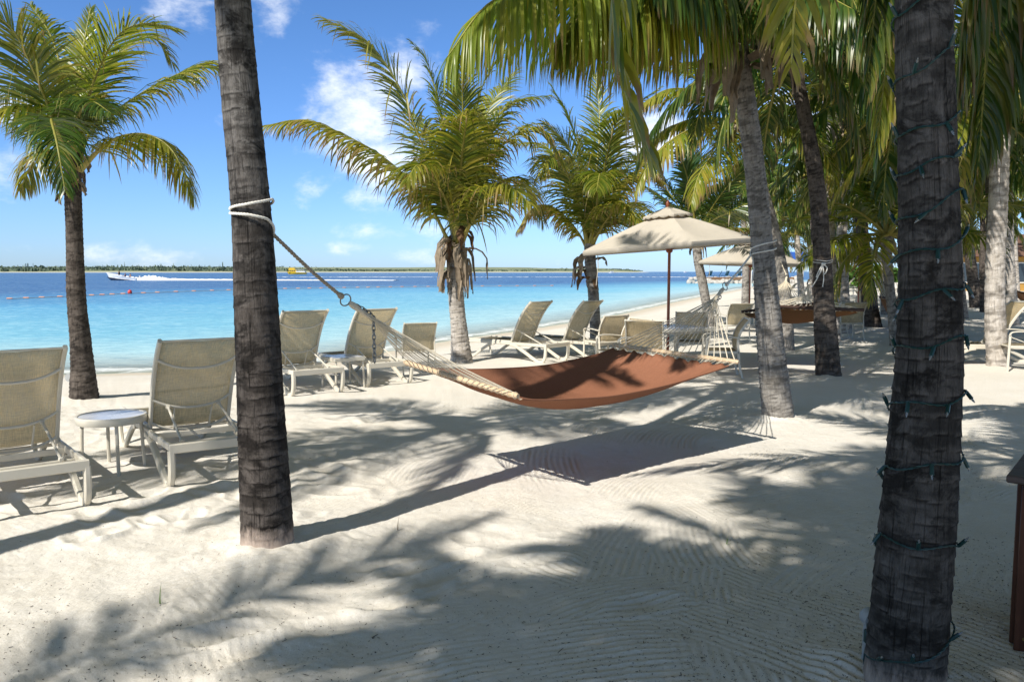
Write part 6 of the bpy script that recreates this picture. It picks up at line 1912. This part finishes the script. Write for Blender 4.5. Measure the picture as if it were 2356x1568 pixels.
    for row, (vv, uu) in enumerate(((652.0, np.linspace(1584, 1832, 26)), (649.3, np.linspace(1592, 1836, 24)))):
        for u in uu:
            r = g.uniform(.42, .72)
            c = G(u + g.normal(0, 1.2), vv, SEA)
            bm = bmesh.new(); bmesh.ops.create_icosphere(bm, subdivisions=2, radius=1)
            sc3 = np.array((g.uniform(.9, 1.5), g.uniform(.8, 1.2), g.uniform(.62, .95))) * r; se = int(g.integers(1000))
            for v_ in bm.verts:
                n_ = 1 + .38 * float(vnoise(v_.co.x * 1.7 + se, v_.co.y * 1.7 + v_.co.z * 2.1, se))
                v_.co = Vector(np.array(v_.co) * sc3 * n_)
            me = bpy.data.meshes.new('boulder'); bm.to_mesh(me); bm.free(); me.materials.append(PM['rock'])
            b_ = bpy.data.objects.new('boulder', me); col.objects.link(b_)
            b_.location = (c[0], c[1] + row * .3, SEA + r * .25 + row * .48); b_.rotation_euler = (g.uniform(-.3, .3), g.uniform(-.3, .3), g.uniform(0, 6))
            tag(b_, 'pale limestone boulder in the jetty\'s rock edge', 'boulder', 'boulders heaped along the jetty'); k += 1


# ================================================================== behind the grove
def build_back():
    wallm = paint('ochre_stucco', (0.40, 0.23, 0.06), .9, .12, .2, scale=3, bump=.1)
    roofm = paint('terracotta_roof', (0.15, 0.085, 0.06), .85, .25, .2, scale=6, bump=.3)
    glass = paint('dark_window', (0.03, 0.045, 0.06), .15, .2, .6)
    white = paint('white_kerb_paint', (0.70, 0.68, 0.62), .8, .06, .2)
    for (u0, u1, Y, h, lb) in ((2190, 2480, 66, 2.8, 'low ochre yellow building behind the palm grove'),):
        x0, x1 = (u0 - CX) / FPX * Y, (u1 - CX) / FPX * Y
        o = empty('ochre_building', ((x0 + x1) / 2, Y, 0), -.12, lb, 'building')
        L = x1 - x0
        mb = MB(); mb.box((0, 4, h / 2), (L, 8, h)); mb.build('wall', wallm, o)
        mb = MB(); mb.add([(-L / 2 - .6, -.6, h + .02), (L / 2 + .6, -.6, h + .02), (L / 2 + .6, 8.6, h + .02), (-L / 2 - .6, 8.6, h + .02), (-L / 2 + 3, 4, h + 2.0), (L / 2 - 3, 4, h + 2.0)], [(0, 1, 5, 4), (1, 2, 5), (2, 3, 4, 5), (3, 0, 4), (3, 2, 1, 0)]); mb.build('roof', roofm, o, smooth=False)
        for k in range(6):
            xw = -L / 2 + 1.6 + k * (L - 3.2) / 5
            mb = MB(); mb.box((xw, -.03, 1.5), (1.5, .10, 1.7)); f_ = mb.build('window', white, o)
            mb = MB(); mb.box((xw, -.09, 1.5), (1.3, .03, 1.5)); mb.build('pane', glass, f_)
    # low white kerb wall and hedges
    a, b = G(2040, 662), G(2500, 664)
    d = b - a; rz = math.atan2(d[1], d[0]); L = float(np.linalg.norm(d))
    mb = MB(); mb.box((0, 0, .25), (L, .3, .55)); o = mb.build('low_wall', white, None); o.location = tuple((a + b) / 2); o.rotation_euler = (0, 0, rz); tag(o, 'low white garden wall at the back of the grove', 'wall')
    hv = NT('hedge_leaf'); tc = hv.n('ShaderNodeTexCoord').outputs['Object']; nn = hv.noise(tc, 2.5, 4, .7)
    hm = hv.done(hv.principled(hv.mix(hv.ramp(nn, [(.35, 0), (.65, 1)]), (.03, .085, .015), (.10, .20, .03)), .7, .3))
    g = np.random.default_rng(12)
    for (u0, u1, dy, h, lb) in ((2035, 2120, 2.0, 2.3, 'bright green hedge behind the white wall near the thin palm'), (2195, 2262, 2.0, 1.5, 'clipped green hedge behind the stout dark palm'), (2300, 2420, 1.5, 1.8, 'green hedge at the right before the ochre building'), (1900, 1985, -2.0, 2.2, 'green bush at the back behind the far loungers')):
        a, b = G(u0, 662), G(u1, 662); n = 2600
        f_ = g.random(n); c = a[None] * (1 - f_)[:, None] + b[None] * f_[:, None]
        c[:, 1] += dy + g.normal(0, .45, n); c[:, 2] = h * g.random(n) ** .7 * (.75 + .5 * vnoise(f_ * 6, f_ * 0, int(u0)) + .2)
        q1 = nrmr(g.normal(0, 1, (n, 3))); q2 = nrmr(np.cross(q1, g.normal(0, 1, (n, 3)))); s_ = g.uniform(.10, .24, n)[:, None]
        V = np.stack([c - q1 * s_, c + q2 * s_ * .6, c + q1 * s_, c - q2 * s_ * .6], 1).reshape(-1, 3)
        ctr = (a + b) / 2
        o = quad_mesh('hedge', V - ctr, np.arange(n * 4).reshape(-1, 4), hm, smooth=False); o.location = tuple(ctr); tag(o, lb, 'hedge')
    # blue beach shelter far along the shore
    bl = paint('blue_tarpaulin', (0.03, 0.10, 0.38), .6, .1, .3)
    p = G(1868, 662)
    o = empty('beach_shelter', tuple(p), .1, 'blue roofed beach shelter at the far end of the shore', 'shelter')
    mb = MB(); mb.add([(-6, -2, 2.6), (6, -2, 2.6), (6, 2, 2.6), (-6, 2, 2.6), (-5, 0, 3.5), (5, 0, 3.5)], [(0, 1, 5, 4), (1, 2, 5), (2, 3, 4, 5), (3, 0, 4), (3, 2, 1, 0)]); mb.build('roof', bl, o, smooth=False)
    for x in (-5.5, -1.8, 1.8, 5.5):
        for y in (-1.7, 1.7):
            mb = MB(); mb.tube([(x, y, 0), (x, y, 2.6)], .08, 8); mb.build('post', white, o)


# ================================================================== litter on the sand
def build_debris():
    g = np.random.default_rng(19)
    dm = NT('dry_leaf_bits'); at = dm.n('ShaderNodeAttribute', attribute_name='tone').outputs['Fac']
    m = dm.done(dm.principled(dm.ramp(at, [(0.0, (.03, .022, .016)), (.6, (.10, .070, .045)), (1.0, (.28, .20, .12))]), .9, .1))
    n = 26000
    u = g.uniform(-60, 2420, n); v = 960 + 640 * g.random(n) ** .8
    dens = .05 + .9 * sstep(900, 2000, u) * sstep(1150, 1350, v) + .30 * sstep(1250, 1500, v)
    dens *= (.55 + 1.1 * (vnoise(u / 90, v / 40, 3) + .5))
    clump = sstep(.12, .35, vnoise(u / 160, v / 60, 9)) * sstep(1300, 1700, u)
    k = g.random(n) < dens * .55 + clump * .6
    u, v = u[k], v[k]; n = len(u)
    c = np.array([G(a, b) for a, b in zip(u, v)])
    c[:, 2] = land_z(c[:, 0], c[:, 1]) + .0015
    L = (.0016 + .0065 * g.random(n) ** 2.5) * np.where(g.random(n) < .03, 3.0, 1) * (.75 + .06 * c[:, 1]); w_ = np.minimum(g.uniform(.0008, .0026, n), L) * (.75 + .06 * c[:, 1])
    a = g.uniform(0, PI, n)
    dx = np.stack([np.cos(a), np.sin(a), g.normal(0, .25, n)], -1) * L[:, None]; dy = np.stack([-np.sin(a), np.cos(a), np.zeros(n)], -1) * w_[:, None]
    up = np.array((0, 0, 1.0)) * (w_ * .9)[:, None]
    V = np.stack([c - dx - dy, c - dx + dy, c + dx + dy * .4, c + dx - dy * .4, c - dx * .5 + up, c + dx * .6 + up], 1)
    b = np.arange(n)[:, None] * 6
    Q = np.concatenate([b + np.array([[0, 3, 5, 4]]), b + np.array([[2, 1, 4, 5]]), b + np.array([[0, 1, 4, 5]])], 0)
    t = np.repeat(g.random(n) ** 1.6, 6)
    o = quad_mesh('sand_litter', V.reshape(-1, 3), Q, m, attrs={'tone': t}, smooth=False)
    tag(o, 'tiny dark bits of dry leaf scattered over the sand', 'debris', kind='stuff')
    gm = paint('green_grass_blade', (.10, .17, .03), .6, .2, .3)
    for (u, v, L, lb) in ((368, 1388, .11, 'single green grass blade in the sunlit sand below the frond shadow'), (1672, 1256, .06, 'tiny green sprout by the dark litter in the shade'), (2721 * .6135, 1246, .06, None), (915, 1218, .10, 'pale dry sprig standing in the sand right of the rope palm')):
        if lb is None: continue
        p = G(u, v); p[2] = ground(p)
        mb = MB(); rows = [[p + (x_ * .004 * (1 - f_), 0, 0) + np.array((.012 * f_ * f_, 0, L * f_)) for x_ in (-1, 0, 1)] for f_ in np.linspace(0, 1, 5)]
        mb.grid(rows); rows = [[p + (.0, x_ * .003 * (1 - f_), 0) + np.array((.05 * f_, .02 * f_, .015 * f_)) for x_ in (-1, 0, 1)] for f_ in np.linspace(0, 1, 4)]; mb.grid(rows)
        o = mb.build('grass_sprig', gm if 'dry' not in lb else M['dead'], None, origin=p); tag(o, lb, 'grass')
build_palms()
build_hammocks()
build_loungers()
build_tables_chairs()
build_parasols()
build_b_things()
build_sea_things()
build_back()
build_debris()
build_beach()
build_sea()
build_island()
